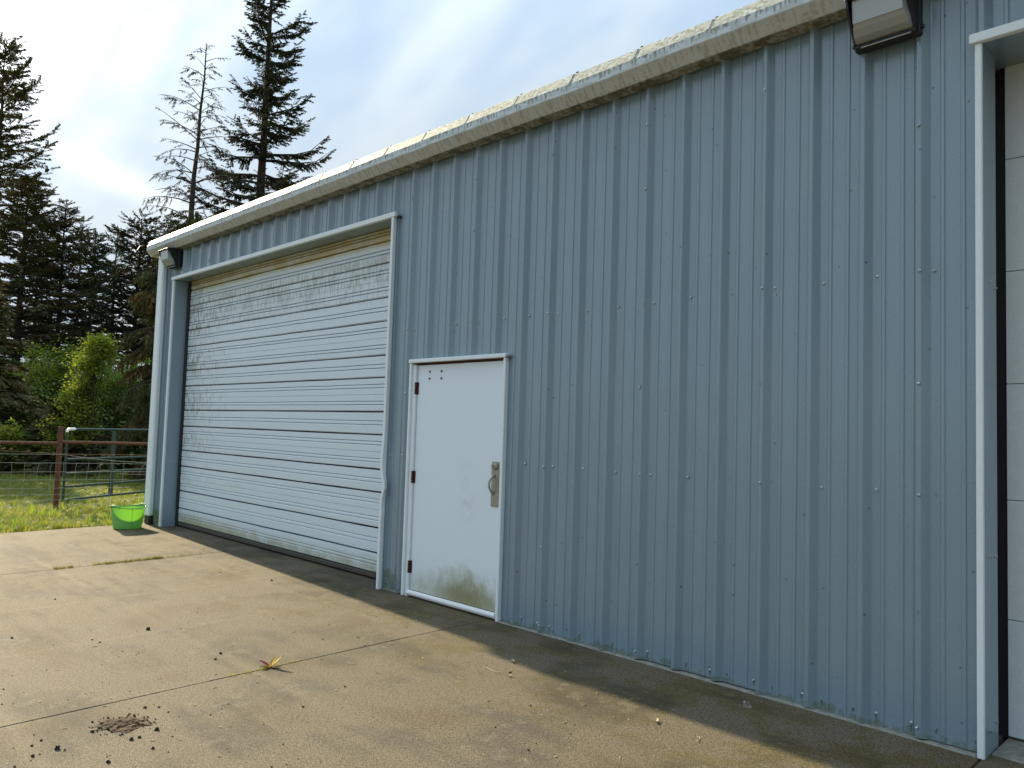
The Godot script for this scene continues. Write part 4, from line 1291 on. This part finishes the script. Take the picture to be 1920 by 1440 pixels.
	# broadleaved trees and shrubs at the edge of the wood
	var yel := [Color(0.27, 0.32, 0.06), Color(0.22, 0.29, 0.055), Color(0.30, 0.33, 0.075), Color(0.18, 0.25, 0.05)]  # own yellow green, lightened further to hold the sunlight on the shrub
	var mid := [Color(0.16, 0.22, 0.05), Color(0.13, 0.20, 0.05), Color(0.19, 0.24, 0.06)]
	t = thing("bright_shrub", "sunlit yellow green leafy shrub glowing in front of the dark wood", "shrub", place(-74.5, 27))
	broadleaf(t, 21, [[Vector3(0.0, 2.1, -0.1), Vector3(0.7, 1.1, 0.55)], [Vector3(0.0, 3.2, -0.40), Vector3(0.6, 0.8, 0.40)], [Vector3(0, 1.4, 0.15), Vector3(0.8, 0.8, 0.65)], [Vector3(0, 3.9, -0.65), Vector3(0.4, 0.5, 0.25)]], 230, 46, 0.095, yel)
	t = thing("green_tree", "mid green leafy tree in shade behind the bright shrub", "tree", place(-75.5, 34))
	broadleaf(t, 22, [[Vector3(0, 3.2, 0), Vector3(1.1, 1.5, 1.2)], [Vector3(0, 1.6, 0.4), Vector3(1.3, 1.2, 1.3)]], 240, 44, 0.115, mid)
	t = thing("green_tree", "shaded leafy tree low at the left edge under the broad conifer", "tree", place(-77.4, 33))
	broadleaf(t, 23, [[Vector3(0, 2.6, 0), Vector3(1.1, 1.2, 1.1)], [Vector3(0, 1.2, 0.4), Vector3(1.4, 1.0, 1.4)]], 220, 44, 0.115, mid)
	t = thing("fern_bush", "pale fern like bush in a patch of sun at the left edge above the rail", "shrub", place(-78.0, 28))
	broadleaf(t, 24, [[Vector3(0, 1.0, 0), Vector3(0.6, 0.8, 0.7)]], 60, 26, 0.13, yel)
	t = thing("green_tree", "dark leafy tree between the bright shrub and the drooping cedar", "tree", place(-71.9, 32))
	broadleaf(t, 25, [[Vector3(0, 2.9, 0), Vector3(1.2, 1.7, 1.3)], [Vector3(0, 1.3, 0), Vector3(1.5, 1.1, 1.5)]], 260, 44, 0.11, mid)
	t = thing("low_conifer", "low spreading conifer of olive boughs in front of the wood, left of the gate", "tree", place(-74.9, 27.5), g)
	conifer(t, 26, {"h": 2.3, "r": 0.08, "bare": 0.2, "wide": [[0.0, 1.7], [0.4, 1.5], [0.8, 0.7], [1.0, 0.1]], "step": 0.25, "per": 6, "rise": 0.15, "sag": 0.25, "tip": 0.0,
		"twig": 0.5, "fill": 0.95, "hang": 0.4, "gap": 0.14, "cols": olive, "naked": 0.05})
	t = thing("low_conifer", "low dark conifer of drooping olive boughs at the left edge, behind the rail", "tree", place(-79.7, 30), g)
	conifer(t, 27, {"h": 6.2, "r": 0.14, "bare": 0.3, "short": 0.5, "wide": [[0.0, 2.2], [0.3, 2.1], [0.7, 1.2], [1.0, 0.1]], "step": 0.28, "per": 6, "rise": 0.15, "sag": 0.4, "tip": 0.0,
		"twig": 0.6, "fill": 0.95, "hang": 0.5, "gap": 0.16, "cols": olive, "naked": 0.05, "droop": 0.6, "needles": 18})
	# undergrowth that reads as one mass along the foot of the wood
	var cm := MB.new()
	var r := RandomNumberGenerator.new()
	r.seed = 77
	for k in 60:
		cm.col = Color(1, 1, 1) * r.randf_range(0.6, 1.25)
		var d := Vector3(r.randf_range(-1, 1), r.randf_range(-0.6, 0.7), r.randf_range(-1, 1)).normalized()
		leaf(cm, Vector3(r.randfn(0, 1), r.randfn(0, 0.8), r.randfn(0, 1)) * 0.33, d, d.cross(Vector3(r.randf_range(-0.7, 0.7), 1, r.randf_range(-0.7, 0.7))).normalized(), r.randf_range(0.07, 0.13), r.randf_range(0.045, 0.08))
	var xf := []
	var cl := []
	var hn := noise(501, 0.25, 2)
	for i in 5600:
		var az := r.randf_range(-92.0, -60.0)
		var dist := r.randf_range(30.0, 46.0)
		var top := (1.5 + (dist - 30.0) * 0.17) * (1.0 + 0.5 * hn.get_noise_2d(az, dist * 0.4))
		var y := top * pow(r.randf(), 0.7)
		var p := place(az, dist)
		var s := r.randf_range(0.8, 1.7)
		xf.append(Transform3D(Basis(Vector3.UP, r.randf() * TAU).scaled(Vector3(s, s, s)), p + Vector3(0, y, 0)))
		cl.append(Color(0.07, 0.10, 0.035).lerp(Color(0.12, 0.15, 0.05), r.randf()))
	tag(scatter("undergrowth", cm.mesh(), M.needle, xf, cl), "dark tangled undergrowth along the foot of the wood", "undergrowth", "", "stuff")

# ---------------------------------------------------------------- fence and gate
func build_fence() -> void:
	var o := thing("wire_fence", "rusty pipe and sheep wire fence along the paddock left of the shed", "fence")
	# line of the fence: through the post, slanting slightly towards the shed at its far end
	var fx := func(z: float) -> float: return -14.11 - 0.10 * (z - 0.42)
	var P := func(z: float, y: float, off := 0.05) -> Vector3: return Vector3(fx.call(z) + off, y, z)
	var pz := 0.42
	for z in [pz, 3.6, -3.4]:
		var b := MB.new()
		var ra := PackedFloat32Array([0.045, 0.045, 0.044, 0.04])
		b.tube(PackedVector3Array([P.call(z, -0.35, 0.0), P.call(z, 0.6, 0.0), P.call(z, 1.365, 0.0), P.call(z, 1.375, 0.0)]), ra, 14)
		part(o, "post", b.mesh(), M.rust)
	for q in [[3.6, pz], [pz, -3.4]]:
		var b2 := MB.new()
		b2.tube(PackedVector3Array([P.call(q[0], 1.105, 0.0), P.call(lerpf(q[0], q[1], 0.5), 1.088, 0.0), P.call(q[1], 1.08, 0.0)]), PackedFloat32Array([0.03, 0.03, 0.03]), 10)
		part(o, "rail", b2.mesh(), M.rust)
	var wr := RandomNumberGenerator.new()
	wr.seed = 9
	var wire := func(called: String, za: float, ya: float, zb: float, yb: float, sag: float, rad: float, m: Material, wav: float) -> void:
		var b := MB.new()
		var pts := PackedVector3Array()
		var rr := PackedFloat32Array()
		for k in 25:
			var t := k / 24.0
			var z := lerpf(za, zb, t)
			pts.append(P.call(z, lerpf(ya, yb, t) - sag * sin(t * PI) + wr.randf_range(-1, 1) * wav, 0.055 + wr.randf_range(-1, 1) * wav))
			rr.append(rad)
		b.tube(pts, rr, 5)
		part(o, called, b.mesh(), m)
	# two slack strands of barbed wire
	wire.call("barbed_wire", 3.6, 1.16, pz, 0.90, 0.03, 0.0045, M.rustwire, 0.003)
	wire.call("barbed_wire", pz, 0.90, -3.4, 1.02, 0.06, 0.0045, M.rustwire, 0.003)
	wire.call("barbed_wire", 3.6, 0.93, pz, 0.89, 0.01, 0.0045, M.wire, 0.002)
	wire.call("barbed_wire", pz, 0.895, -1.1, 0.74, 0.03, 0.0045, M.wire, 0.002)
	for q in [[1.42, 0.985], [1.28, 0.975], [1.16, 0.965], [0.9, 0.94], [-0.28, 0.872], [-0.36, 0.873], [-0.44, 0.874], [-0.74, 0.885], [0.02, 0.86]]:
		var b3 := MB.new()
		var pts := PackedVector3Array()
		var rr := PackedFloat32Array()
		for k in 22:
			var a := k * 0.85
			pts.append(P.call(q[0] + k * 0.0022 - 0.02, q[1] + 0.016 * sin(a), 0.055 + 0.016 * cos(a)))
			rr.append(0.0035)
		b3.tube(pts, rr, 4)
		part(o, "barb", b3.mesh(), M.rustwire)
	# woven stock wire: level wires, then the upright stays
	var lev := [0.745, 0.58, 0.45, 0.305, 0.19, 0.10, 0.0, -0.10, -0.165]
	for i in lev.size():
		var y: float = lev[i]
		var zend := -0.72 if i != 1 else -3.2
		wire.call("line_wire", 3.6, y + 0.02, zend if i < 4 else -0.5, y - 0.02, 0.0, 0.0034, M.wire, 0.004)
	for k in 22:
		var z := 3.5 - k * 0.195
		var b4 := MB.new()
		var pts := PackedVector3Array()
		var rr := PackedFloat32Array()
		for j in 9:
			var y2 := lerpf(-0.18, 0.75, j / 8.0)
			pts.append(P.call(z + wr.randf_range(-0.012, 0.012) - 0.03 * j / 8.0, y2, 0.058))
			rr.append(0.003)
		b4.tube(pts, rr, 4)
		part(o, "stay_wire", b4.mesh(), M.wire)
	# torn stays bending over on the right
	for z in [-0.15, -0.9, -1.05, -1.25, -1.6, -1.78, -1.9]:
		var b5 := MB.new()
		var pts := PackedVector3Array()
		var rr := PackedFloat32Array()
		for j in 8:
			var t := j / 7.0
			pts.append(P.call(z - 0.13 * t * t, 0.50 + 0.22 * sin(t * 1.5), 0.06))
			rr.append(0.003)
		b5.tube(pts, rr, 4)
		part(o, "stay_wire", b5.mesh(), M.wire)
	wire.call("line_wire", -0.7, 0.72, -3.3, 0.73, 0.0, 0.003, M.wire, 0.004)
	wire.call("line_wire", -0.5, 0.54, -3.3, 0.5, 0.03, 0.003, M.wire, 0.004)
	# gate of green tube, hung on the post and standing half open
	var gt := thing("pipe_gate", "dark green tubular farm gate standing open beyond the rusty post", "gate")
	var a0 := Vector3(-14.22, 0, 0.30)
	var dir := Vector3(-1.32, 0, -1.84).normalized()
	var G := func(s: float, y: float) -> Vector3: return a0 + dir * s + Vector3.UP * y
	var hs := [0.065, 0.30, 0.53, 0.79, 1.335]
	var dr := [-0.02, -0.02, -0.02, -0.02, 0.0]
	for i in hs.size():
		var y: float = hs[i]
		if i == 4:
			var b6 := MB.new()
			b6.tube(PackedVector3Array([G.call(0.02, 1.28), G.call(0.03, 1.315), G.call(0.07, 1.335), G.call(0.22, 1.338)]), PackedFloat32Array([0.024, 0.026, 0.027, 0.0255]), 10)
			part(gt, "white_corner", b6.mesh(), M.white)  # short white tube at the rounded top corner
		part(gt, "rail", pipe([G.call(0.04 if i < 4 else 0.2, y), G.call(1.8, y + dr[i] * 0.5), G.call(3.6, y + dr[i])], 0.0225 if i != 4 else 0.025, 10), M.green)
	part(gt, "end_stile", pipe([G.call(0.03, 0.05), G.call(0.03, 1.28)], 0.022, 10), M.green)
	part(gt, "end_stile", pipe([G.call(3.6, 0.03), G.call(3.6, 1.33)], 0.022, 10), M.green)
	var bb := MB.new()
	var xf := Transform3D(Basis(Vector3.UP, atan2(-dir.z, dir.x)), G.call(1.30, 0.0))
	bb.box(Vector3(-0.055, 0.045, -0.012), Vector3(0.055, 1.31, 0.012), 0.004, xf)
	part(gt, "brace", bb.mesh(), M.green)

# ---------------------------------------------------------------- small things
func build_tub() -> void:
	var o := thing("plastic_tub", "lime green flexible plastic tub standing at the corner of the shed", "tub", Vector3(-10.44, SLOPE * 0.46 + 0.002, 0.46))
	var b := MB.new()
	var sides := 48
	var rim := func(a: float) -> float:   # the two handle sides rise a little
		return 0.292 + 0.020 * pow(absf(cos(a - 1.25)), 3.0)
	var rows := [[0.0, 0.165], [0.004, 0.176], [0.02, 0.181], [0.12, 0.191], [0.22, 0.205], [1.0, 0.216]]
	var pt := func(j: int, a: float, off: float) -> Vector3:
		var y: float = rows[j][0]
		if y >= 1.0: y = rim.call(a)
		var rr: float = rows[j][1] + off
		return Vector3(cos(a) * rr * 0.96, y, sin(a) * rr * 1.05)
	for k in sides:
		var a := TAU * k / sides
		var e := TAU * (k + 1) / sides
		for j in rows.size() - 1:
			b.quad(pt.call(j, e, 0.0), pt.call(j, a, 0.0), pt.call(j + 1, a, 0.0), pt.call(j + 1, e, 0.0))
		b.tri(Vector3(0, 0.003, 0), pt.call(0, e, 0.0), pt.call(0, a, 0.0))
	part(o, "body", b.mesh(), M.tub)
	var pts := PackedVector3Array()
	var rr2 := PackedFloat32Array()
	for k in sides + 1:
		pts.append(pt.call(5, TAU * k / sides, 0.002)); rr2.append(0.008)
	var rb := MB.new()
	rb.tube(pts, rr2, 6, false)
	part(o, "rim", rb.mesh(), M.tub)
	for s in [0.0, PI]:
		var hb := MB.new()
		var hp := PackedVector3Array()
		var hr := PackedFloat32Array()
		for k in 11:
			var t := k / 10.0
			var a: float = 1.25 + s + (t - 0.5) * 0.95
			hp.append(Vector3(cos(a) * 0.213, 0.285 + 0.028 * sin(t * PI) + 0.020 * pow(absf(cos(a - 1.25)), 3.0), sin(a) * 0.232))
			hr.append(0.0105)
		hb.tube(hp, hr, 7)
		part(o, "handle", hb.mesh(), M.tub)
	for a in [0.05, 2.45, 4.2]:   # moulded seam ribs
		var sb := MB.new()
		sb.tube(PackedVector3Array([pt.call(2, a, 0.001), pt.call(4, a, 0.001), pt.call(5, a, 0.001)]), PackedFloat32Array([0.003, 0.003, 0.003]), 5)
		part(o, "seam", sb.mesh(), M.tub)

func lump(sd: int, sx: float, sy: float, sz: float) -> ArrayMesh:
	var f := noise(sd, 1.1, 3)
	var b := MB.new()
	var R := 6
	var S := 10
	var pt := func(i: int, k: int) -> Vector3:
		var th := PI * i / R
		var ph := TAU * (k % S) / S
		var d := Vector3(sin(th) * cos(ph), cos(th), sin(th) * sin(ph))
		var q := 1.0 + 1.0 * f.get_noise_3dv(d * 1.4)
		return Vector3(d.x * sx, d.y * sy + sy * 0.7, d.z * sz) * q
	for i in R:
		for k in S:
			b.quad(pt.call(i, k + 1), pt.call(i, k), pt.call(i + 1, k), pt.call(i + 1, k + 1))
	return b.mesh()

func build_litter() -> void:
	# heap of soil in front of the camera
	var hx := -2.93
	var hz := 3.01
	var b := MB.new()
	var f := noise(601, 14.0, 4)
	var n := 30
	var along := Vector2(0.72, -0.69)
	var hp := func(i: int, k: int) -> Vector3:
		var q := float(i) / n
		var a := TAU * k / 40.0
		var edge := 1.0 + 0.35 * f.get_noise_2d(cos(a) * 0.14, sin(a) * 0.14)
		var l := q * 0.150 * edge * cos(a)
		var s := q * 0.125 * edge * sin(a)
		var x := hx + along.x * l - along.y * s
		var z := hz + along.y * l + along.x * s
		var hh := 0.016 * (1.0 - q * q) + 0.011 * f.get_noise_2d(x * 2.0, z * 2.0) * (1.0 - 0.6 * q) - 0.003 * q
		return Vector3(x, SLOPE * z + hh, z)
	for i in n:
		for k in 40:
			b.quad(hp.call(i, k), hp.call(i, k + 1), hp.call(i + 1, k + 1), hp.call(i + 1, k))
	var heap := part(self, "soil_heap", b.mesh(), M.soil)
	tag(heap, "flattened brown soil heap with dark lumps on the near concrete", "soil heap")
	var cx := []
	var cc := []
	for i in 130:
		var a := rng.randf() * TAU
		var q := sqrt(rng.randf()) * 1.25
		var l := q * 0.145 * cos(a)
		var s := q * 0.12 * sin(a)
		var x := hx + along.x * l - along.y * s
		var z := hz + along.y * l + along.x * s
		var sc := 0.12 + 0.65 * pow(rng.randf(), 2.0)
		cx.append(Transform3D(Basis(Vector3.UP, rng.randf() * TAU).scaled(Vector3(sc * 1.6, sc, sc)), Vector3(x, SLOPE * z + 0.010 * maxf(0.0, 1.0 - q), z)))
		cc.append(Color(1, 1, 1))
	tag(scatter("soil_crumbs", lump(3, 0.008, 0.006, 0.008), M.clod, cx, cc), "fine dark crumbs strewn over the soil heap", "soil crumbs", "", "stuff")
	# single clods
	var big := [Vector3(-4.74, 2.23, 0.030), Vector3(-3.80, 2.09, 0.021), Vector3(-3.70, 2.17, 0.016), Vector3(-5.12, 3.04, 0.019), Vector3(-4.71, 2.63, 0.014), Vector3(-4.61, 2.61, 0.013), Vector3(-6.25, 2.47, 0.017), Vector3(-5.82, 0.65, 0.023), Vector3(-6.52, 0.86, 0.012), Vector3(-6.06, 0.28, 0.012), Vector3(-3.94, 3.34, 0.012), Vector3(-2.54, 2.18, 0.013)]
	big += [Vector3(-3.10, 2.84, 0.018), Vector3(-3.06, 2.78, 0.014), Vector3(-2.95, 2.77, 0.010), Vector3(-2.74, 2.91, 0.023), Vector3(-2.70, 3.05, 0.022), Vector3(-2.70, 3.01, 0.016), Vector3(-2.52, 3.01, 0.016), Vector3(-2.43, 2.97, 0.009), Vector3(-2.50, 3.22, 0.018), Vector3(-2.82, 3.35, 0.026), Vector3(-2.78, 3.33, 0.013), Vector3(-2.98, 3.38, 0.013)]
	big += [Vector3(-2.94, 3.43, 0.013), Vector3(-2.80, 3.46, 0.019), Vector3(-2.93, 3.16, 0.017), Vector3(-3.07, 3.12, 0.014), Vector3(-2.67, 1.82, 0.014), Vector3(-2.20, 0.87, 0.015), Vector3(-1.70, 1.20, 0.013), Vector3(-1.49, 0.96, 0.010), Vector3(-1.28, 1.65, 0.012), Vector3(-2.73, 3.55, 0.013)]
	var own := {0: "largest dark clod alone in the middle of the sunlit apron", 1: "dark clod just behind the red leaved weed, right one of a pair", 2: "smaller dark clod of the pair behind the red leaved weed, left one",
		3: "dark clod at the left edge of the picture, halfway between the two joints", 4: "left one of two small clods side by side in the left half of the apron", 5: "right one of two small clods side by side in the left half of the apron",
		6: "small dark clod below the grassy far joint, towards the left edge", 7: "dark clod in front of the roller door, just outside the shadow edge", 8: "small dark clod below the right end of the grassy joint", 9: "tiny dark clod inside the shadow edge before the roller door",
		10: "small clod at the left edge, just above the near joint", 11: "lone dark clod right of the soil heap, halfway to the shadow", 12: "largest clod of the row above the right end of the soil heap, leftmost of three", 13: "middle clod of the three above the right end of the soil heap", 14: "rightmost and smallest clod of the three above the right end of the soil heap",
		15: "flat brown clod just right of the soil heap", 16: "dark clod just below the right half of the soil heap", 17: "clod close below right of the soil heap, upper one of two", 18: "dark clod below the right end of the soil heap", 19: "small clod farthest right below the soil heap",
		20: "dark clod near the bottom edge, straight below the soil heap", 21: "biggest dark clod left below the soil heap", 22: "small clod just right of the biggest clod below the soil heap", 23: "small clod left of the biggest clod below the soil heap", 24: "small dark clod near the left edge, level with the biggest clod", 25: "dark clod near the left bottom corner of the apron",
		26: "dark clod touching the left end of the soil heap", 27: "small dark clod above the left end of the soil heap", 28: "small dark clod just below the near joint, right of the weed", 29: "dark clod beside the long straw, outside the shadow", 30: "small dark clod on the open concrete right of the near joint", 31: "tiny dark clod nearest the shadow in the right half", 32: "small dark clod at the bottom edge, centre of the picture", 33: "dark clod cut by the bottom edge near the left corner"}
	var lumps := [lump(11, 0.5, 0.36, 0.42), lump(12, 0.5, 0.30, 0.38), lump(13, 0.52, 0.42, 0.5)]
	for i in big.size():
		var q: Vector3 = big[i]
		var o := part(self, "soil_clod", lumps[i % 3], M.clod, Vector3(q.x, SLOPE * q.y - 0.002, q.y))
		o.scale = Vector3.ONE * q.z
		o.rotation.y = rng.randf() * TAU
		tag(o, own[i], "clod", "soil clods on the concrete")
	# crumbs too small to tell apart
	var mx := []
	var mc := []
	for i in 170:
		var x := rng.randf_range(-4.2, -1.6)
		var z := rng.randf_range(2.4, 4.2)
		if rng.randf() < 0.35: x = rng.randf_range(-8.0, -0.5); z = rng.randf_range(0.4, 3.5)
		var sc := rng.randf_range(0.2, 0.75)
		mx.append(Transform3D(Basis(Vector3.UP, rng.randf() * TAU).scaled(Vector3(sc, sc * 0.8, sc)), Vector3(x, SLOPE * z - 0.001, z)))
		mc.append(Color(1, 1, 1))
	tag(scatter("soil_crumbs", lump(5, 0.007, 0.005, 0.007), M.clod, mx, mc), "tiny dark crumbs sprinkled over the near concrete", "soil crumbs", "", "stuff")
	# pale bits: straw, chaff
	var sx := []
	var sc2 := []
	for i in 190:
		var x := rng.randf_range(-5.0, -0.2)
		var z := rng.randf_range(0.5, 3.4)
		var k := rng.randf_range(0.4, 1.3)
		sx.append(Transform3D(Basis(Vector3.UP, rng.randf() * TAU).scaled(Vector3(k, k, k)), Vector3(x, SLOPE * z + 0.001, z)))
		sc2.append(Color(0.42, 0.36, 0.24).lerp(Color(0.62, 0.55, 0.42), rng.randf()))
	var cb := MB.new()
	cb.box(Vector3(-0.010, 0.0, -0.0022), Vector3(0.010, 0.003, 0.0022), 0.001)
	tag(scatter("chaff", cb.mesh(), M.blade, sx, sc2), "pale chaff and dry bits scattered over the apron", "chaff", "", "stuff")
	for q in [[-2.31, 0.93, 0.13, 0.3, "long dry straw lying in front of the side door"], [-3.03, 1.54, 0.07, 1.0, "short curled straw left of the long straw, beside the near joint"], [-0.78, 0.90, 0.06, -0.5, "forked straw near the shadow edge below the ribbed wall"]]:
		var p := PackedVector3Array()
		var rr := PackedFloat32Array()
		for k in 7:
			var t := k / 6.0 - 0.5
			p.append(Vector3(t * q[2], 0.004 + 0.006 * absf(t), 0.02 * sin(t * 4.0 + q[3])))
			rr.append(0.0016)
		var mb := MB.new()
		mb.tube(p, rr, 5)
		var o := part(self, "straw", mb.mesh(), M.straw, Vector3(q[0], SLOPE * q[1], q[1]))
		o.rotation.y = q[3]
		tag(o, q[4], "straw", "straws on the concrete")
	var st := part(self, "pebble", lump(21, 0.022, 0.018, 0.019), M.stone, Vector3(-0.85, SLOPE * 0.26 - 0.003, 0.26))
	tag(st, "rounded grey pebble in the shadow at the foot of the ribbed wall", "pebble")
	for q in [[-1.07, 0.86, 0.03, "curled dry leaf on the shadow edge, right of centre"], [-2.15, 0.93, 0.022, "small pale dry leaf just in the sun before the ribbed wall"], [-2.35, 0.70, 0.026, "flat pale dry leaf beside the shadow edge, right of the side door"], [-3.55, 1.15, 0.02, "tiny dry leaf near the joint in front of the side door"]]:
		var lb := MB.new()
		var L: float = q[2]
		for s in [-1.0, 1.0]:
			for k in 4:
				var xa := lerpf(-L, L, k / 4.0)
				var xb := lerpf(-L, L, (k + 1) / 4.0)
				var wa := L * 0.45 * sqrt(maxf(0.0, 1.0 - pow(xa / L, 2.0)))
				var wb := L * 0.45 * sqrt(maxf(0.0, 1.0 - pow(xb / L, 2.0)))
				var la := 0.004 + 0.012 * pow(xa / L, 2.0)
				var lc := 0.004 + 0.012 * pow(xb / L, 2.0)
				lb.quad(Vector3(xa, la, 0), Vector3(xb, lc, 0), Vector3(xb, lc + wb * 0.5, s * wb), Vector3(xa, la + wa * 0.5, s * wa))
		var o := part(self, "dry_leaf", lb.mesh(), M.dead_leaf, Vector3(q[0], SLOPE * q[1], q[1]))
		o.rotation.y = q[0] * 7.0
		tag(o, q[3], "leaf", "dry leaves on the concrete")
	# weed with red and yellow leaves in the near joint
	var w := thing("joint_weed", "small weed with one red leaf and yellow green leaves in the near joint", "weed", Vector3(-3.305, SLOPE * 1.98 - 0.002, 1.98))
	w.scale = Vector3.ONE * 1.5
	var leaves := [[Vector3(-0.55, 0.55, 0.45), 0.060, 0.017, Color(0.30, 0.045, 0.05), "red leaf"], [Vector3(0.35, 0.75, -0.55), 0.075, 0.017, Color(0.42, 0.36, 0.03), ""], [Vector3(0.0, 0.95, -0.3), 0.050, 0.014, Color(0.45, 0.30, 0.03), ""], [Vector3(0.55, 0.30, -0.35), 0.048, 0.018, Color(0.12, 0.025, 0.02), "dark red leaf"], [Vector3(-0.2, 0.4, 0.8), 0.045, 0.010, Color(0.28, 0.30, 0.05), ""], [Vector3(0.2, 0.35, 0.8), 0.04, 0.009, Color(0.30, 0.30, 0.06), ""]]
	for q in leaves:
		var d: Vector3 = q[0].normalized()
		var s := d.cross(Vector3.UP).normalized()
		var nn := s.cross(d)
		var lb := MB.new()
		lb.col = q[3]
		var L: float = q[1]
		for k in 6:
			var ta := k / 6.0
			var tb := (k + 1) / 6.0
			var wa: float = 1.6 * q[2] * sin(PI * clampf(ta * 0.93 + 0.05, 0, 1))
			var wb: float = 1.6 * q[2] * sin(PI * clampf(tb * 0.93 + 0.05, 0, 1))
			var pa := d * L * ta - nn * 0.010 * ta * ta
			var pb := d * L * tb - nn * 0.010 * tb * tb
			lb.quad(pa, pb, pb + s * wb * 0.5 + nn * 0.003, pa + s * wa * 0.5 + nn * 0.003)
			lb.quad(pa, pb, pb - s * wb * 0.5 + nn * 0.003, pa - s * wa * 0.5 + nn * 0.003)
		var lf := part(w, "leaf", lb.mesh(), M.red_leaf)
		if q[4] != "": lf.set_meta("label", q[4])
	var gx := []
	var gc := []
	for i in 60:
		var z := 2.0 + rng.randf_range(-0.30, 0.36) * rng.randf()
		var k := rng.randf_range(0.25, 0.7)
		gx.append(Transform3D(Basis(Vector3.UP, rng.randf() * TAU).scaled(Vector3(k, k, k)), Vector3(-3.305 + rng.randf_range(-0.006, 0.006), SLOPE * z - 0.006, z)))
		gc.append(Color(0.27, 0.27, 0.06).lerp(Color(0.36, 0.32, 0.12), rng.randf()))
	tag(scatter("joint_grass", blade_tuft(6, 5, 0.06, 0.05, 0.004), M.blade, gx, gc), "yellowish grass sprigs beside the red leaved weed in the near joint", "grass", "", "stuff")

func _ready() -> void:
	rng.seed = 4711
	make_view()
	make_materials()
	build_ground()
	build_shed()
	build_trees()
	build_fence()
	build_tub()
	build_grass()
	build_litter()
